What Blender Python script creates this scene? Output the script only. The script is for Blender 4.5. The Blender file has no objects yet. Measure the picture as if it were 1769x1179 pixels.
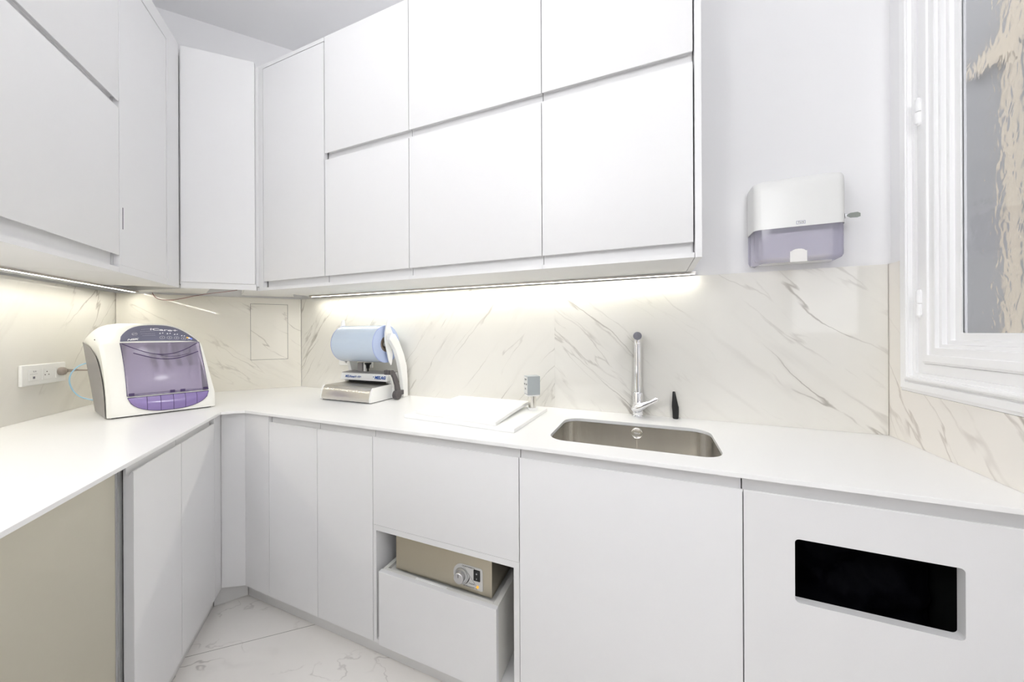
import bpy, bmesh, math, random
from mathutils import Vector, Matrix, noise as mnoise

random.seed(4)
sc = bpy.context.scene
COL = sc.collection
PI = math.pi

# ------------------------------------------------------------------ camera
AZ = math.radians(22.034)
ROLL = math.radians(-0.249)
CAM_H = 1.279
cam_data = bpy.data.cameras.new('camera')
cam_data.sensor_fit = 'HORIZONTAL'
cam_data.sensor_width = 36.0
cam_data.lens = 590.0 / 1769.0 * 36.0
cam_data.shift_y = -(589.5 - 575.69) / 1769.0
cam_data.clip_start = 0.02
cam = bpy.data.objects.new('camera', cam_data)
COL.objects.link(cam)
_f = Vector((-math.sin(AZ), math.cos(AZ), 0)); _r = Vector((math.cos(AZ), math.sin(AZ), 0)); _u = Vector((0, 0, 1))
_r2 = _r * math.cos(ROLL) + _u * math.sin(ROLL)
_u2 = -_r * math.sin(ROLL) + _u * math.cos(ROLL)
_m = Matrix((( _r2.x, _u2.x, -_f.x, 0), (_r2.y, _u2.y, -_f.y, 0), (_r2.z, _u2.z, -_f.z, CAM_H), (0, 0, 0, 1)))
cam.matrix_world = _m
sc.camera = cam

# ------------------------------------------------------------------ world, exposure, added fill lamps, strips
world = bpy.data.worlds.new('sky'); sc.world = world
world.use_nodes = True
bgn = world.node_tree.nodes['Background']
bgn.inputs['Color'].default_value = (0.97, 0.97, 1.0, 1)
bgn.inputs['Strength'].default_value = 3.4
sc.view_settings.view_transform = 'Standard'
sc.view_settings.look = 'None'
sc.view_settings.gamma = 1.0
sc.view_settings.use_curve_mapping = False
sc.view_settings.exposure = 0.29
try:
    sc.cycles.max_bounces = 12; sc.cycles.diffuse_bounces = 8; sc.cycles.glossy_bounces = 4
    sc.cycles.transmission_bounces = 6; sc.cycles.transparent_max_bounces = 10
    sc.cycles.sample_clamp_indirect = 6.0
    sc.cycles.caustics_reflective = False; sc.cycles.caustics_refractive = False
    sc.cycles.use_denoising = True
except Exception:
    pass

CEIL = 3.15
ADDED_LAMPS = [(-0.95, 0.22, 2.92, 13.5, 'ceiling', 'nearest the left wall cabinets'),
         (0.55, -0.15, 2.10, 24.0, 'wall', 'right of the window'), (-0.66, -0.72, 2.00, 28.0, 'ceiling', 'on a long stem by the left wall')]  # all three are added behind the view as fill light
ADDED_LAMP_COL = (0.965, 0.975, 0.985)
STRIP_E = 78.0
STRIP_COL = (1.0, 0.965, 0.855)

# ------------------------------------------------------------------ materials
MATS = {}
def lin(c):
    return tuple(((v / 255.0) / 12.92 if v / 255.0 <= 0.04045 else ((v / 255.0 + 0.055) / 1.055) ** 2.4) for v in c)

def mat(name, rgb, rough=0.5, metal=0.0, spec=0.5, bump=0.0, bscale=60.0, coat=0.0, emit=None, estr=0.0, alpha=1.0,
        trans=0.0, ior=1.45, var=0.0, vscale=4.0, stretch=None, tint=None):
    if name in MATS: return MATS[name]
    m = bpy.data.materials.new(name); m.use_nodes = True
    nt = m.node_tree; b = nt.nodes['Principled BSDF']
    b.inputs['Base Color'].default_value = (*rgb, 1)
    b.inputs['Roughness'].default_value = rough
    b.inputs['Metallic'].default_value = metal
    b.inputs['Specular IOR Level'].default_value = spec
    b.inputs['IOR'].default_value = ior
    b.inputs['Coat Weight'].default_value = coat
    b.inputs['Coat Roughness'].default_value = 0.05
    b.inputs['Transmission Weight'].default_value = trans
    b.inputs['Alpha'].default_value = alpha
    if emit:
        b.inputs['Emission Color'].default_value = (*emit, 1); b.inputs['Emission Strength'].default_value = estr
    tc = nt.nodes.new('ShaderNodeTexCoord')
    mp = nt.nodes.new('ShaderNodeMapping')
    if stretch: mp.inputs['Scale'].default_value = stretch
    nt.links.new(tc.outputs['Object'], mp.inputs['Vector'])
    if var > 0:
        n = nt.nodes.new('ShaderNodeTexNoise'); n.inputs['Scale'].default_value = vscale; n.inputs['Detail'].default_value = 4
        nt.links.new(mp.outputs['Vector'], n.inputs['Vector'])
        mx = nt.nodes.new('ShaderNodeMix'); mx.data_type = 'RGBA'
        mx.inputs['A'].default_value = (*rgb, 1)
        t2 = tint if tint else tuple(c * (1 - var) for c in rgb)
        mx.inputs['B'].default_value = (*t2, 1)
        nt.links.new(n.outputs['Fac'], mx.inputs['Factor'])
        nt.links.new(mx.outputs['Result'], b.inputs['Base Color'])
    if bump > 0:
        n = nt.nodes.new('ShaderNodeTexNoise'); n.inputs['Scale'].default_value = bscale; n.inputs['Detail'].default_value = 3
        nt.links.new(mp.outputs['Vector'], n.inputs['Vector'])
        bp = nt.nodes.new('ShaderNodeBump'); bp.inputs['Strength'].default_value = bump; bp.inputs['Distance'].default_value = 0.002
        nt.links.new(n.outputs['Fac'], bp.inputs['Height']); nt.links.new(bp.outputs['Normal'], b.inputs['Normal'])
    MATS[name] = m
    return m

def marble(name, base, vein, angle, seed=0.0, rough=0.03, along=0.8, across=4.0, amount=1.0, plane='XZ', fine=1.0, warm=None, offset=(0, 0)):
    """polished stone: thin broken veins that all lean one way"""
    m = bpy.data.materials.new(name); m.use_nodes = True
    nt = m.node_tree; L = nt.links; b = nt.nodes['Principled BSDF']
    tc = nt.nodes.new('ShaderNodeTexCoord')
    def mapping(rot, loc, scl, src):
        r = nt.nodes.new('ShaderNodeMapping')
        r.inputs['Location'].default_value = loc; r.inputs['Rotation'].default_value = rot; r.inputs['Scale'].default_value = scl
        L.new(src, r.inputs['Vector']); return r.outputs['Vector']
    if plane == 'XZ':
        v1 = mapping((0, angle, 0), (seed, 0, seed * .7), (1, 1, 1), tc.outputs['Object'])
        scl = (along, 1, across)
    else:
        v1 = mapping((0, 0, -angle), (seed, seed * .7, 0), (1, 1, 1), tc.outputs['Object'])
        scl = (along, across, 1)
    # wobble
    nz = nt.nodes.new('ShaderNodeTexNoise'); nz.inputs['Scale'].default_value = 5.0; nz.inputs['Detail'].default_value = 5
    L.new(v1, nz.inputs['Vector'])
    sub = nt.nodes.new('ShaderNodeVectorMath'); sub.operation = 'SUBTRACT'; sub.inputs[1].default_value = (.5, .5, .5)
    L.new(nz.outputs['Color'], sub.inputs[0])
    scn = nt.nodes.new('ShaderNodeVectorMath'); scn.operation = 'SCALE'; scn.inputs['Scale'].default_value = 0.055
    L.new(sub.outputs[0], scn.inputs[0])
    add = nt.nodes.new('ShaderNodeVectorMath'); add.operation = 'ADD'
    L.new(v1, add.inputs[0]); L.new(scn.outputs[0], add.inputs[1])
    v2 = mapping((0, 0, 0), (0, 0, 0), scl, add.outputs[0])
    def ridge(scale, det, lo, hi):
        n = nt.nodes.new('ShaderNodeTexNoise'); n.inputs['Scale'].default_value = scale; n.inputs['Detail'].default_value = det
        n.inputs['Roughness'].default_value = 0.45
        L.new(v2, n.inputs['Vector'])
        a = nt.nodes.new('ShaderNodeMath'); a.operation = 'SUBTRACT'; a.inputs[1].default_value = 0.5; L.new(n.outputs['Fac'], a.inputs[0])
        c = nt.nodes.new('ShaderNodeMath'); c.operation = 'ABSOLUTE'; L.new(a.outputs[0], c.inputs[0])
        r = nt.nodes.new('ShaderNodeMapRange'); r.interpolation_type = 'SMOOTHSTEP'
        r.inputs['From Min'].default_value = lo; r.inputs['From Max'].default_value = hi
        r.inputs['To Min'].default_value = 1; r.inputs['To Max'].default_value = 0
        L.new(c.outputs[0], r.inputs['Value']); return r.outputs['Result']
    def mask(scale, lo, hi, src=None):
        n = nt.nodes.new('ShaderNodeTexNoise'); n.inputs['Scale'].default_value = scale; n.inputs['Detail'].default_value = 4
        L.new(src or v1, n.inputs['Vector'])
        r = nt.nodes.new('ShaderNodeMapRange'); r.interpolation_type = 'SMOOTHSTEP'
        r.inputs['From Min'].default_value = lo; r.inputs['From Max'].default_value = hi
        L.new(n.outputs['Fac'], r.inputs['Value']); return r.outputs['Result']
    def mul(a, b_, k=None):
        x = nt.nodes.new('ShaderNodeMath'); x.operation = 'MULTIPLY'; L.new(a, x.inputs[0])
        if b_ is not None: L.new(b_, x.inputs[1])
        else: x.inputs[1].default_value = k
        return x.outputs[0]
    def mx(a, b_):
        x = nt.nodes.new('ShaderNodeMath'); x.operation = 'MAXIMUM'; L.new(a, x.inputs[0]); L.new(b_, x.inputs[1]); return x.outputs[0]
    thin = mul(mul(ridge(2.2, 4, 0.0, 0.012 * fine), mask(2.3, .505, .66, v2)), None, 0.60 * amount)
    halo = mul(mul(ridge(2.2, 4, 0.0, 0.055), mask(2.8, .50, .70, v2)), None, 0.12 * amount)
    hair = mul(mul(ridge(5.0, 4, 0.0, 0.024 * fine), mask(3.0, .51, .65, v2)), None, 0.36 * amount)
    f = mx(mx(thin, halo), hair)
    mixc = nt.nodes.new('ShaderNodeMix'); mixc.data_type = 'RGBA'
    L.new(mask(1.6, .35, .70), mixc.inputs['Factor'])
    mixc.inputs['A'].default_value = (*base, 1)
    w = warm or tuple(x * y for x, y in zip(base, (0.955, 0.95, 0.94)))
    mixc.inputs['B'].default_value = (*w, 1)
    mv = nt.nodes.new('ShaderNodeMix'); mv.data_type = 'RGBA'
    L.new(f, mv.inputs['Factor']); L.new(mixc.outputs['Result'], mv.inputs['A']); mv.inputs['B'].default_value = (*vein, 1)
    L.new(mv.outputs['Result'], b.inputs['Base Color'])
    b.inputs['Roughness'].default_value = rough
    return m

def brushed(name, rgb, rough=0.3, stretch=(1, 1, 120), strength=0.15, metal=1.0):
    if name in MATS: return MATS[name]
    m = bpy.data.materials.new(name); m.use_nodes = True
    nt = m.node_tree; L = nt.links; b = nt.nodes['Principled BSDF']
    b.inputs['Base Color'].default_value = (*rgb, 1); b.inputs['Metallic'].default_value = metal
    tc = nt.nodes.new('ShaderNodeTexCoord'); mp = nt.nodes.new('ShaderNodeMapping'); mp.inputs['Scale'].default_value = stretch
    L.new(tc.outputs['Object'], mp.inputs['Vector'])
    n = nt.nodes.new('ShaderNodeTexNoise'); n.inputs['Scale'].default_value = 8; n.inputs['Detail'].default_value = 5
    L.new(mp.outputs['Vector'], n.inputs['Vector'])
    r = nt.nodes.new('ShaderNodeMapRange'); r.inputs['To Min'].default_value = rough * .8; r.inputs['To Max'].default_value = rough * 1.25
    L.new(n.outputs['Fac'], r.inputs['Value']); L.new(r.outputs['Result'], b.inputs['Roughness'])
    bp = nt.nodes.new('ShaderNodeBump'); bp.inputs['Strength'].default_value = strength; bp.inputs['Distance'].default_value = 0.0005
    L.new(n.outputs['Fac'], bp.inputs['Height']); L.new(bp.outputs['Normal'], b.inputs['Normal'])
    MATS[name] = m
    return m

def clearish(name, rgb, dens=0.5, rough=0.1):
    """thin tinted plastic: part of the light passes straight through, the rest meets a glossy coloured skin"""
    if name in MATS: return MATS[name]
    m = bpy.data.materials.new(name); m.use_nodes = True
    nt = m.node_tree; L = nt.links; b = nt.nodes['Principled BSDF']; out = nt.nodes['Material Output']
    b.inputs['Base Color'].default_value = (*rgb, 1); b.inputs['Roughness'].default_value = rough
    t = nt.nodes.new('ShaderNodeBsdfTransparent'); t.inputs['Color'].default_value = (*[min(1, c ** .5) for c in rgb], 1)
    mx = nt.nodes.new('ShaderNodeMixShader'); mx.inputs['Fac'].default_value = dens
    n = nt.nodes.new('ShaderNodeTexNoise'); n.inputs['Scale'].default_value = 9
    L.new(t.outputs[0], mx.inputs[1]); L.new(b.outputs[0], mx.inputs[2]); L.new(mx.outputs[0], out.inputs['Surface'])
    MATS[name] = m
    return m

WHITE = mat('white_lacquer', (0.79, 0.787, 0.792), rough=0.38, bump=0.05, bscale=350, var=0.012, vscale=30)
WHITE_IN = mat('white_carcass_board', (0.80, 0.80, 0.79), rough=0.5, bump=0.03, bscale=200)
TOP = mat('white_solid_worktop', (0.89, 0.887, 0.882), rough=0.30, bump=0.02, bscale=120, var=0.02, vscale=3)
PAINT = mat('white_wall_paint', (0.87, 0.867, 0.876), rough=0.75, bump=0.05, bscale=180)
CPAINT = mat('white_ceiling_paint', (0.91, 0.91, 0.92), rough=0.85, bump=0.04, bscale=160)
WOODPAINT = mat('white_gloss_wood_paint', (0.93, 0.928, 0.935), rough=0.32, bump=0.25, bscale=25)
GAP = mat('dark_joint_and_gap_shade', (0.03, 0.03, 0.03), rough=0.8, var=0.2)  # near-black for joint lines and for the shade in a gap
CHROME = mat('polished_chrome', (0.88, 0.88, 0.90), rough=0.05, metal=1.0, bump=0.01)
STEEL = brushed('brushed_steel', lin((226, 223, 217)), 0.24, (2, 2, 60), 0.015)
SINKST = brushed('brushed_sink_steel', lin((212, 209, 203)), 0.22, (22, 22, .5), 0.03)
APPL = brushed('champagne_steel_sheet', lin((216, 211, 194)), 0.42, (3, 3, 160), 0.08, 0.75)
ALU = brushed('aluminium_profile', lin((205, 200, 196)), 0.35, (2, 120, 120), 0.05)
ALUK = mat('satin_aluminium', lin((200, 200, 202)), rough=0.28, metal=1.0, bump=0.03)
GREYP = mat('grey_powder_coat', lin((165, 171, 173)), rough=0.5, bump=0.1, bscale=300)
IVORY = mat('ivory_plastic', lin((243, 242, 236)), rough=0.32, bump=0.02, bscale=90)
WPLAS = mat('white_plastic', lin((240, 240, 238)), rough=0.3, bump=0.02, bscale=90)
GPLAS = mat('grey_plastic', lin((152, 148, 148)), rough=0.4, bump=0.04, bscale=150)
DGREY = mat('dark_grey_plastic', lin((84, 80, 82)), rough=0.45, bump=0.04, bscale=150)
BLACK = mat('black_plastic', (0.012, 0.012, 0.013), rough=0.4, bump=0.04, bscale=150)
BLACKG = mat('black_void_lining', (0.0015, 0.0015, 0.002), rough=0.9, bump=0.02)
BAG = mat('black_bin_liner_film', (0.001, 0.001, 0.003), rough=0.75, spec=0.15, bump=0.5, bscale=20)
PANEL = mat('slate_blue_control_film', lin((104, 104, 124)), rough=0.35, bump=0.02)
LILAC = clearish('lilac_clear_plastic', lin((206, 197, 220)), 0.34, 0.10)
LILAC2 = clearish('lilac_clear_cover', lin((206, 203, 220)), 0.34, 0.10)
PURPLE = mat('violet_plastic', lin((136, 118, 172)), rough=0.15, coat=0.4, bump=0.03)
DPURP = mat('dark_violet_edge', lin((62, 48, 88)), rough=0.25, bump=0.02)
PALEBLUE = mat('pale_blue_film', lin((200, 214, 230)), rough=0.22, coat=0.5, var=0.06, vscale=12, stretch=(1, 8, 8))
BLUEEND = mat('wound_blue_film_edge', lin((178, 192, 224)), rough=0.45, bump=0.2, bscale=200)
CARD = mat('brown_cardboard_core', lin((120, 108, 98)), rough=0.85, bump=0.1, bscale=120)
BOARD = mat('white_polyethylene', lin((247, 247, 245)), rough=0.42, bump=0.02, bscale=90)
PAPER = mat('white_paper_towel', lin((245, 243, 240)), rough=0.9, bump=0.3, bscale=60)
INK = mat('white_ink', (0.85, 0.85, 0.87), rough=0.5, bump=0.01)
BLUEINK = mat('blue_ink', lin((40, 84, 160)), rough=0.5, bump=0.01)
GREYINK = mat('grey_ink', lin((110, 108, 118)), rough=0.5, bump=0.01)
BLINK = mat('black_ink', (0.02, 0.02, 0.02), rough=0.5, bump=0.01)
AMBER = mat('amber_lamp', lin((226, 160, 40)), rough=0.3, emit=(1.0, .55, .08), estr=0.5, bump=0.01)
BLUEL = mat('blue_indicator', lin((80, 100, 230)), rough=0.3, emit=(.15, .25, 1.0), estr=0.8, bump=0.01)
WHITEL = mat('white_indicator', (.9, .9, .95), rough=0.3, emit=(.9, .9, 1.0), estr=0.6, bump=0.01)
RED = mat('dark_red_cable_sheath', lin((120, 30, 28)), rough=0.5, bump=0.05)
CABLE = mat('taupe_cable_sheath', lin((150, 140, 132)), rough=0.5, bump=0.05)
TUBE = mat('blue_air_tube', lin((160, 200, 225)), rough=0.2, coat=0.3, bump=0.02)
STRIPM = mat('strip_light_diffuser', (1, .95, .85), rough=0.5, emit=STRIP_COL, estr=STRIP_E, bump=0.01)
EXTW = mat('grey_courtyard_render', lin((140, 140, 141)), rough=0.9, bump=0.3, bscale=20, var=0.2, vscale=2.5)
EXTB = mat('beige_stone', lin((182, 172, 155)), rough=0.9, bump=0.3, bscale=20, var=0.1)

SB = lin((232, 230, 224)); SV = lin((128, 118, 108))
M_BL = marble('marble_back_rising', SB, SV, math.radians(52), seed=3.1, along=0.42, across=3.0)
M_BR = marble('marble_back_falling', SB, SV, math.radians(-42), seed=8.35, along=0.42, across=3.0)
M_M = marble('marble_corner_falling', lin((234, 231, 223)), SV, math.radians(-38), seed=1.7, along=0.6, across=3.4, amount=0.85)
M_L = marble('marble_left_rising', SB, SV, math.radians(55), seed=5.2, along=0.5, across=3.4, amount=0.85)
M_R = marble('marble_right_falling', lin((240, 236, 230)), lin((140, 124, 112)), math.radians(-50), seed=12.4, along=0.5, across=2.2, amount=1.1)

def floor_material():
    m = marble('marble_floor_tile', lin((250, 247, 243)), lin((140, 132, 126)), math.radians(20), seed=2.2, rough=0.12, along=1.2, across=2.2, amount=0.75, plane='XY', fine=.7)
    nt = m.node_tree; L = nt.links; b = nt.nodes['Principled BSDF']
    src = b.inputs['Base Color'].links[0].from_socket
    tc = nt.nodes.new('ShaderNodeTexCoord'); mp = nt.nodes.new('ShaderNodeMapping')
    mp.inputs['Rotation'].default_value = (0, 0, -math.radians(41.4)); L.new(tc.outputs['Object'], mp.inputs['Vector'])
    sx = nt.nodes.new('ShaderNodeSeparateXYZ'); L.new(mp.outputs['Vector'], sx.inputs[0])
    def joint(sock, off, period):
        a = nt.nodes.new('ShaderNodeMath'); a.operation = 'ADD'; a.inputs[1].default_value = off; L.new(sock, a.inputs[0])
        p = nt.nodes.new('ShaderNodeMath'); p.operation = 'PINGPONG'; p.inputs[1].default_value = period / 2; L.new(a.outputs[0], p.inputs[0])
        c = nt.nodes.new('ShaderNodeMath'); c.operation = 'LESS_THAN'; c.inputs[1].default_value = 0.0011; L.new(p.outputs[0], c.inputs[0]); return c.outputs[0]
    # joint line through (-1.72,.761) and (-1.407,1.037): rotated frame y = const
    a = math.radians(41.4); y0 = -math.sin(a) * -1.56 + math.cos(a) * 0.899
    j1 = joint(sx.outputs['Y'], -y0, 0.9); j2 = joint(sx.outputs['X'], 1.42, 1.8)
    mm = nt.nodes.new('ShaderNodeMath'); mm.operation = 'MAXIMUM'; L.new(j1, mm.inputs[0]); L.new(j2, mm.inputs[1])
    x = nt.nodes.new('ShaderNodeMix'); x.data_type = 'RGBA'; L.new(mm.outputs[0], x.inputs['Factor']); L.new(src, x.inputs['A'])
    x.inputs['B'].default_value = (*lin((150, 144, 138)), 1); L.new(x.outputs['Result'], b.inputs['Base Color'])
    return m
FLOORM = floor_material()

def rippled_glass():
    m = bpy.data.materials.new('rippled_obscure_glass'); m.use_nodes = True
    nt = m.node_tree; L = nt.links; out = nt.nodes['Material Output']
    b = nt.nodes['Principled BSDF']; b.inputs['Base Color'].default_value = (.93, .94, .95, 1)
    b.inputs['Transmission Weight'].default_value = 1.0; b.inputs['Roughness'].default_value = 0.06; b.inputs['IOR'].default_value = 1.25
    tc = nt.nodes.new('ShaderNodeTexCoord'); mp = nt.nodes.new('ShaderNodeMapping'); mp.inputs['Scale'].default_value = (1, 1.5, 0.8)
    L.new(tc.outputs['Object'], mp.inputs['Vector'])
    n = nt.nodes.new('ShaderNodeTexNoise'); n.inputs['Scale'].default_value = 30; n.inputs['Detail'].default_value = 1.5; n.inputs['Distortion'].default_value = .5
    L.new(mp.outputs['Vector'], n.inputs['Vector'])
    bp = nt.nodes.new('ShaderNodeBump'); bp.inputs['Strength'].default_value = 0.14; bp.inputs['Distance'].default_value = 0.004
    L.new(n.outputs['Fac'], bp.inputs['Height']); L.new(bp.outputs['Normal'], b.inputs['Normal'])
    t = nt.nodes.new('ShaderNodeBsdfTransparent'); t.inputs['Color'].default_value = (.9, .92, .93, 1)
    mx = nt.nodes.new('ShaderNodeMixShader'); mx.inputs['Fac'].default_value = 0.9
    L.new(t.outputs[0], mx.inputs[1]); L.new(b.outputs[0], mx.inputs[2]); L.new(mx.outputs[0], out.inputs['Surface'])
    return m
RIPPLE = rippled_glass()

# ------------------------------------------------------------------ mesh helpers
class MB:
    def __init__(s): s.bm = bmesh.new()
    def box(s, x0, x1, y0, y1, z0, z1, rot=None, c=None):
        vs = [s.bm.verts.new((x, y, z)) for x in (x0, x1) for y in (y0, y1) for z in (z0, z1)]
        for f in ((0, 1, 3, 2), (4, 6, 7, 5), (0, 4, 5, 1), (2, 3, 7, 6), (0, 2, 6, 4), (1, 5, 7, 3)):
            s.bm.faces.new([vs[i] for i in f])
        if rot is not None: bmesh.ops.transform(s.bm, matrix=rot, verts=vs)
        return s
    def extrude(s, pts, vec):
        """closed polygon (3-D points) swept along vec"""
        vec = Vector(vec); a = [s.bm.verts.new(p) for p in pts]; b = [s.bm.verts.new(Vector(p) + vec) for p in pts]
        n = len(pts)
        s.bm.faces.new(a); s.bm.faces.new(b[::-1])
        for i in range(n): s.bm.faces.new((a[i], b[i], b[(i + 1) % n], a[(i + 1) % n]))
        return s
    def prism_z(s, pts, z0, z1): return s.extrude([(x, y, z0) for x, y in pts], (0, 0, z1 - z0))
    def tube(s, pts, r, seg=10, cap=True, sq=None, up=None):
        pts = [Vector(p) for p in pts]; n = len(pts)
        rs = r if isinstance(r, (list, tuple)) else [r] * n
        rings = []; prev = None
        for i, p in enumerate(pts):
            d = (pts[min(i + 1, n - 1)] - pts[max(i - 1, 0)]).normalized()
            if prev is None:
                u = Vector(up) if up else (Vector((0, 0, 1)) if abs(d.z) < .9 else Vector((1, 0, 0)))
            else: u = prev
            v = d.cross(u).normalized(); u = v.cross(d).normalized(); prev = u
            ring = []
            for k in range(seg):
                a = 2 * PI * k / seg; ca, sa = math.cos(a), math.sin(a)
                if sq: ca *= sq[0]; sa *= sq[1]
                ring.append(s.bm.verts.new(p + (u * ca + v * sa) * rs[i]))
            rings.append(ring)
        for i in range(n - 1):
            for k in range(seg):
                s.bm.faces.new((rings[i][k], rings[i][(k + 1) % seg], rings[i + 1][(k + 1) % seg], rings[i + 1][k]))
        if cap:
            s.bm.faces.new(rings[0][::-1]); s.bm.faces.new(rings[-1])
        return s
    def lathe(s, prof, c=(0, 0, 0), axis='z', seg=32):
        c = Vector(c); rings = []
        for r, h in prof:
            if r < 1e-6:
                o = {'z': (0, 0, h), 'y': (0, h, 0), 'x': (h, 0, 0)}[axis]; rings.append([s.bm.verts.new(c + Vector(o))]); continue
            ring = []
            for k in range(seg):
                a = 2 * PI * k / seg; p, q = r * math.cos(a), r * math.sin(a)
                o = {'z': (p, q, h), 'y': (q, h, p), 'x': (h, p, q)}[axis]
                ring.append(s.bm.verts.new(c + Vector(o)))
            rings.append(ring)
        for i in range(len(rings) - 1):
            a, b = rings[i], rings[i + 1]
            for k in range(seg):
                k2 = (k + 1) % seg
                if len(a) == 1 and len(b) == 1: continue
                if len(a) == 1: s.bm.faces.new((a[0], b[k2], b[k]))
                elif len(b) == 1: s.bm.faces.new((a[k], a[k2], b[0]))
                else: s.bm.faces.new((a[k], a[k2], b[k2], b[k]))
        if tuple(prof[0]) != tuple(prof[-1]):
            if len(rings[0]) > 1: s.bm.faces.new(rings[0][::-1])
            if len(rings[-1]) > 1: s.bm.faces.new(rings[-1])
        return s
    def grid(s, fn, nu, nv, close_u=False):
        vs = [[s.bm.verts.new(fn(i / nu, j / nv)) for j in range(nv + 1)] for i in range(nu + 1)]
        for i in range(nu):
            for j in range(nv): s.bm.faces.new((vs[i][j], vs[i + 1][j], vs[i + 1][j + 1], vs[i][j + 1]))
        return vs
    def build(s, name, m, parent=None, smooth=None, bevel=0.0, seg=2, solid=0.0):
        bmesh.ops.remove_doubles(s.bm, verts=s.bm.verts, dist=1e-6)
        bmesh.ops.recalc_face_normals(s.bm, faces=s.bm.faces)
        me = bpy.data.meshes.new(name)
        if smooth:
            for f in s.bm.faces: f.smooth = True
            for e in s.bm.edges:
                if len(e.link_faces) == 2 and e.calc_face_angle(0) > math.radians(smooth): e.smooth = False
        s.bm.to_mesh(me); s.bm.free()
        me.materials.append(m)
        o = bpy.data.objects.new(name, me); COL.objects.link(o)
        if parent: o.parent = parent
        if solid:
            md = o.modifiers.new('solidify', 'SOLIDIFY'); md.thickness = solid; md.offset = -1
        if bevel:
            md = o.modifiers.new('bevel', 'BEVEL'); md.width = bevel; md.segments = seg; md.limit_method = 'ANGLE'; md.angle_limit = math.radians(40)
        return o

def tag(o, label=None, cat=None, group=None, kind=None):
    if label: o['label'] = label
    if cat: o['category'] = cat
    if group: o['group'] = group
    if kind: o['kind'] = kind
    return o

def thing(name, label, cat, loc=(0, 0, 0), rot=0.0, group=None):
    o = bpy.data.objects.new(name, None); COL.objects.link(o)
    o.location = loc; o.rotation_euler = (0, 0, rot); o.empty_display_size = 0.05
    return tag(o, label, cat, group)

def text(body, size, m, parent, mtx, name, extr=0.0003, sx=1.0, shear=0.0, bold=0.0):
    cu = bpy.data.curves.new('tmp_text', 'FONT'); cu.body = body; cu.size = size; cu.extrude = extr; cu.shear = shear
    cu.align_x = 'CENTER'; cu.align_y = 'CENTER'; cu.offset = bold
    ob = bpy.data.objects.new('tmp_text', cu); COL.objects.link(ob)
    dg = bpy.context.evaluated_depsgraph_get()
    me = bpy.data.meshes.new_from_object(ob.evaluated_get(dg)); me.name = name
    bpy.data.objects.remove(ob); bpy.data.curves.remove(cu)
    me.transform(mtx @ Matrix.Diagonal((sx, 1, 1, 1)))
    me.materials.clear(); me.materials.append(m)
    o = bpy.data.objects.new(name, me); COL.objects.link(o); o.parent = parent
    return o

def basis(origin, xdir, ydir):
    x = Vector(xdir).normalized(); y = Vector(ydir).normalized(); z = x.cross(y).normalized(); y = z.cross(x)
    return Matrix(((x.x, y.x, z.x, origin[0]), (x.y, y.y, z.y, origin[1]), (x.z, y.z, z.z, origin[2]), (0, 0, 0, 1)))

def curve(pts, k=6):
    """rounded path through the points"""
    P = [Vector(p) for p in pts]; out = []
    for i in range(len(P) - 1):
        a, b_, c, d = P[max(i - 1, 0)], P[i], P[i + 1], P[min(i + 2, len(P) - 1)]
        for j in range(k):
            u = j / k; out.append(.5 * ((2 * b_) + (c - a) * u + (2 * a - 5 * b_ + 4 * c - d) * u * u + (3 * b_ - a - 3 * c + d) * u ** 3))
    out.append(P[-1]); return out

class Frame:
    """a wall's own axes: s along it, t into it"""
    def __init__(f, ox, oy, deg):
        f.o = Vector((ox, oy)); f.a = math.radians(deg)
        f.d = Vector((math.cos(f.a), math.sin(f.a))); f.n = Vector((-math.sin(f.a), math.cos(f.a)))
    def w(f, s, t=0.0, z=0.0):
        p = f.o + f.d * s + f.n * t; return Vector((p.x, p.y, z))
    def loc(f, x, y):
        v = Vector((x, y)) - f.o; return (v.dot(f.d), v.dot(f.n))

# ------------------------------------------------------------------ plan of the room
W0 = Vector((-2.72, 0.915)); W1 = Vector((-2.150, 1.583)); WR = Vector((0.749, 1.539))
aB = math.degrees(math.atan2(WR.y - W1.y, WR.x - W1.x))
aM = math.degrees(math.atan2(W1.y - W0.y, W1.x - W0.x))
aL = 134.4
FWB = Frame(W1.x, W1.y, aB); LB = (WR - W1).length
FWM = Frame(W0.x, W0.y, aM); LM = (W1 - W0).length
dL = Vector((math.cos(math.radians(aL)), math.sin(math.radians(aL))))
LL = 3.05
WL = W0 - dL * LL
FWL = Frame(WL.x, WL.y, aL)
ZC = 0.931          # worktop height
FB = Frame(-2.0, 0.988, 0)            # worktop front edge, back run (s = x + 2)
FL = Frame(-1.064, 0.219, 135.41)     # worktop front edge, left run
SPL = 1.508
def struct(o): o['kind'] = 'structure'; return o
def place(o, loc, rz): o.location = loc; o.rotation_euler = (0, 0, rz); return o

# walls (each with its own thickness, behind its inner face)
def wall(name, fr, length, z1=CEIL, m=PAINT):
    b = MB(); b.box(0, length, 0, 0.12, 0, z1)
    o = b.build(name, m); place(o, fr.w(0), fr.a); return struct(o)
wall('wall_back', FWB, LB); wall('wall_corner', FWM, LM); wall('wall_left', FWL, LL)
YS = -1.60
b = MB(); b.box(WL.x - .12, WL.x, YS, WL.y, 0, CEIL); struct(b.build('wall_left_rear', PAINT))
b = MB(); b.box(WL.x - .12, WR.x + .3, YS - .12, YS, 0, CEIL); struct(b.build('wall_rear', PAINT))
b = MB(); b.box(-.38, .52, YS + .001, YS + .035, .004, 2.08)
dd = b.build('door_added', mat('added_door_dark_grey', (.10, .10, .115), rough=.4, bump=.05)); struct(dd)  # added unseen door, dark so the chrome picks up dark streaks
MB().tube([(.43, YS + .05, 1.0), (.43, YS + .075, 1.0), (.33, YS + .075, 1.0)], .009, 10).build('added_door_handle', STEEL, dd)
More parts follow.
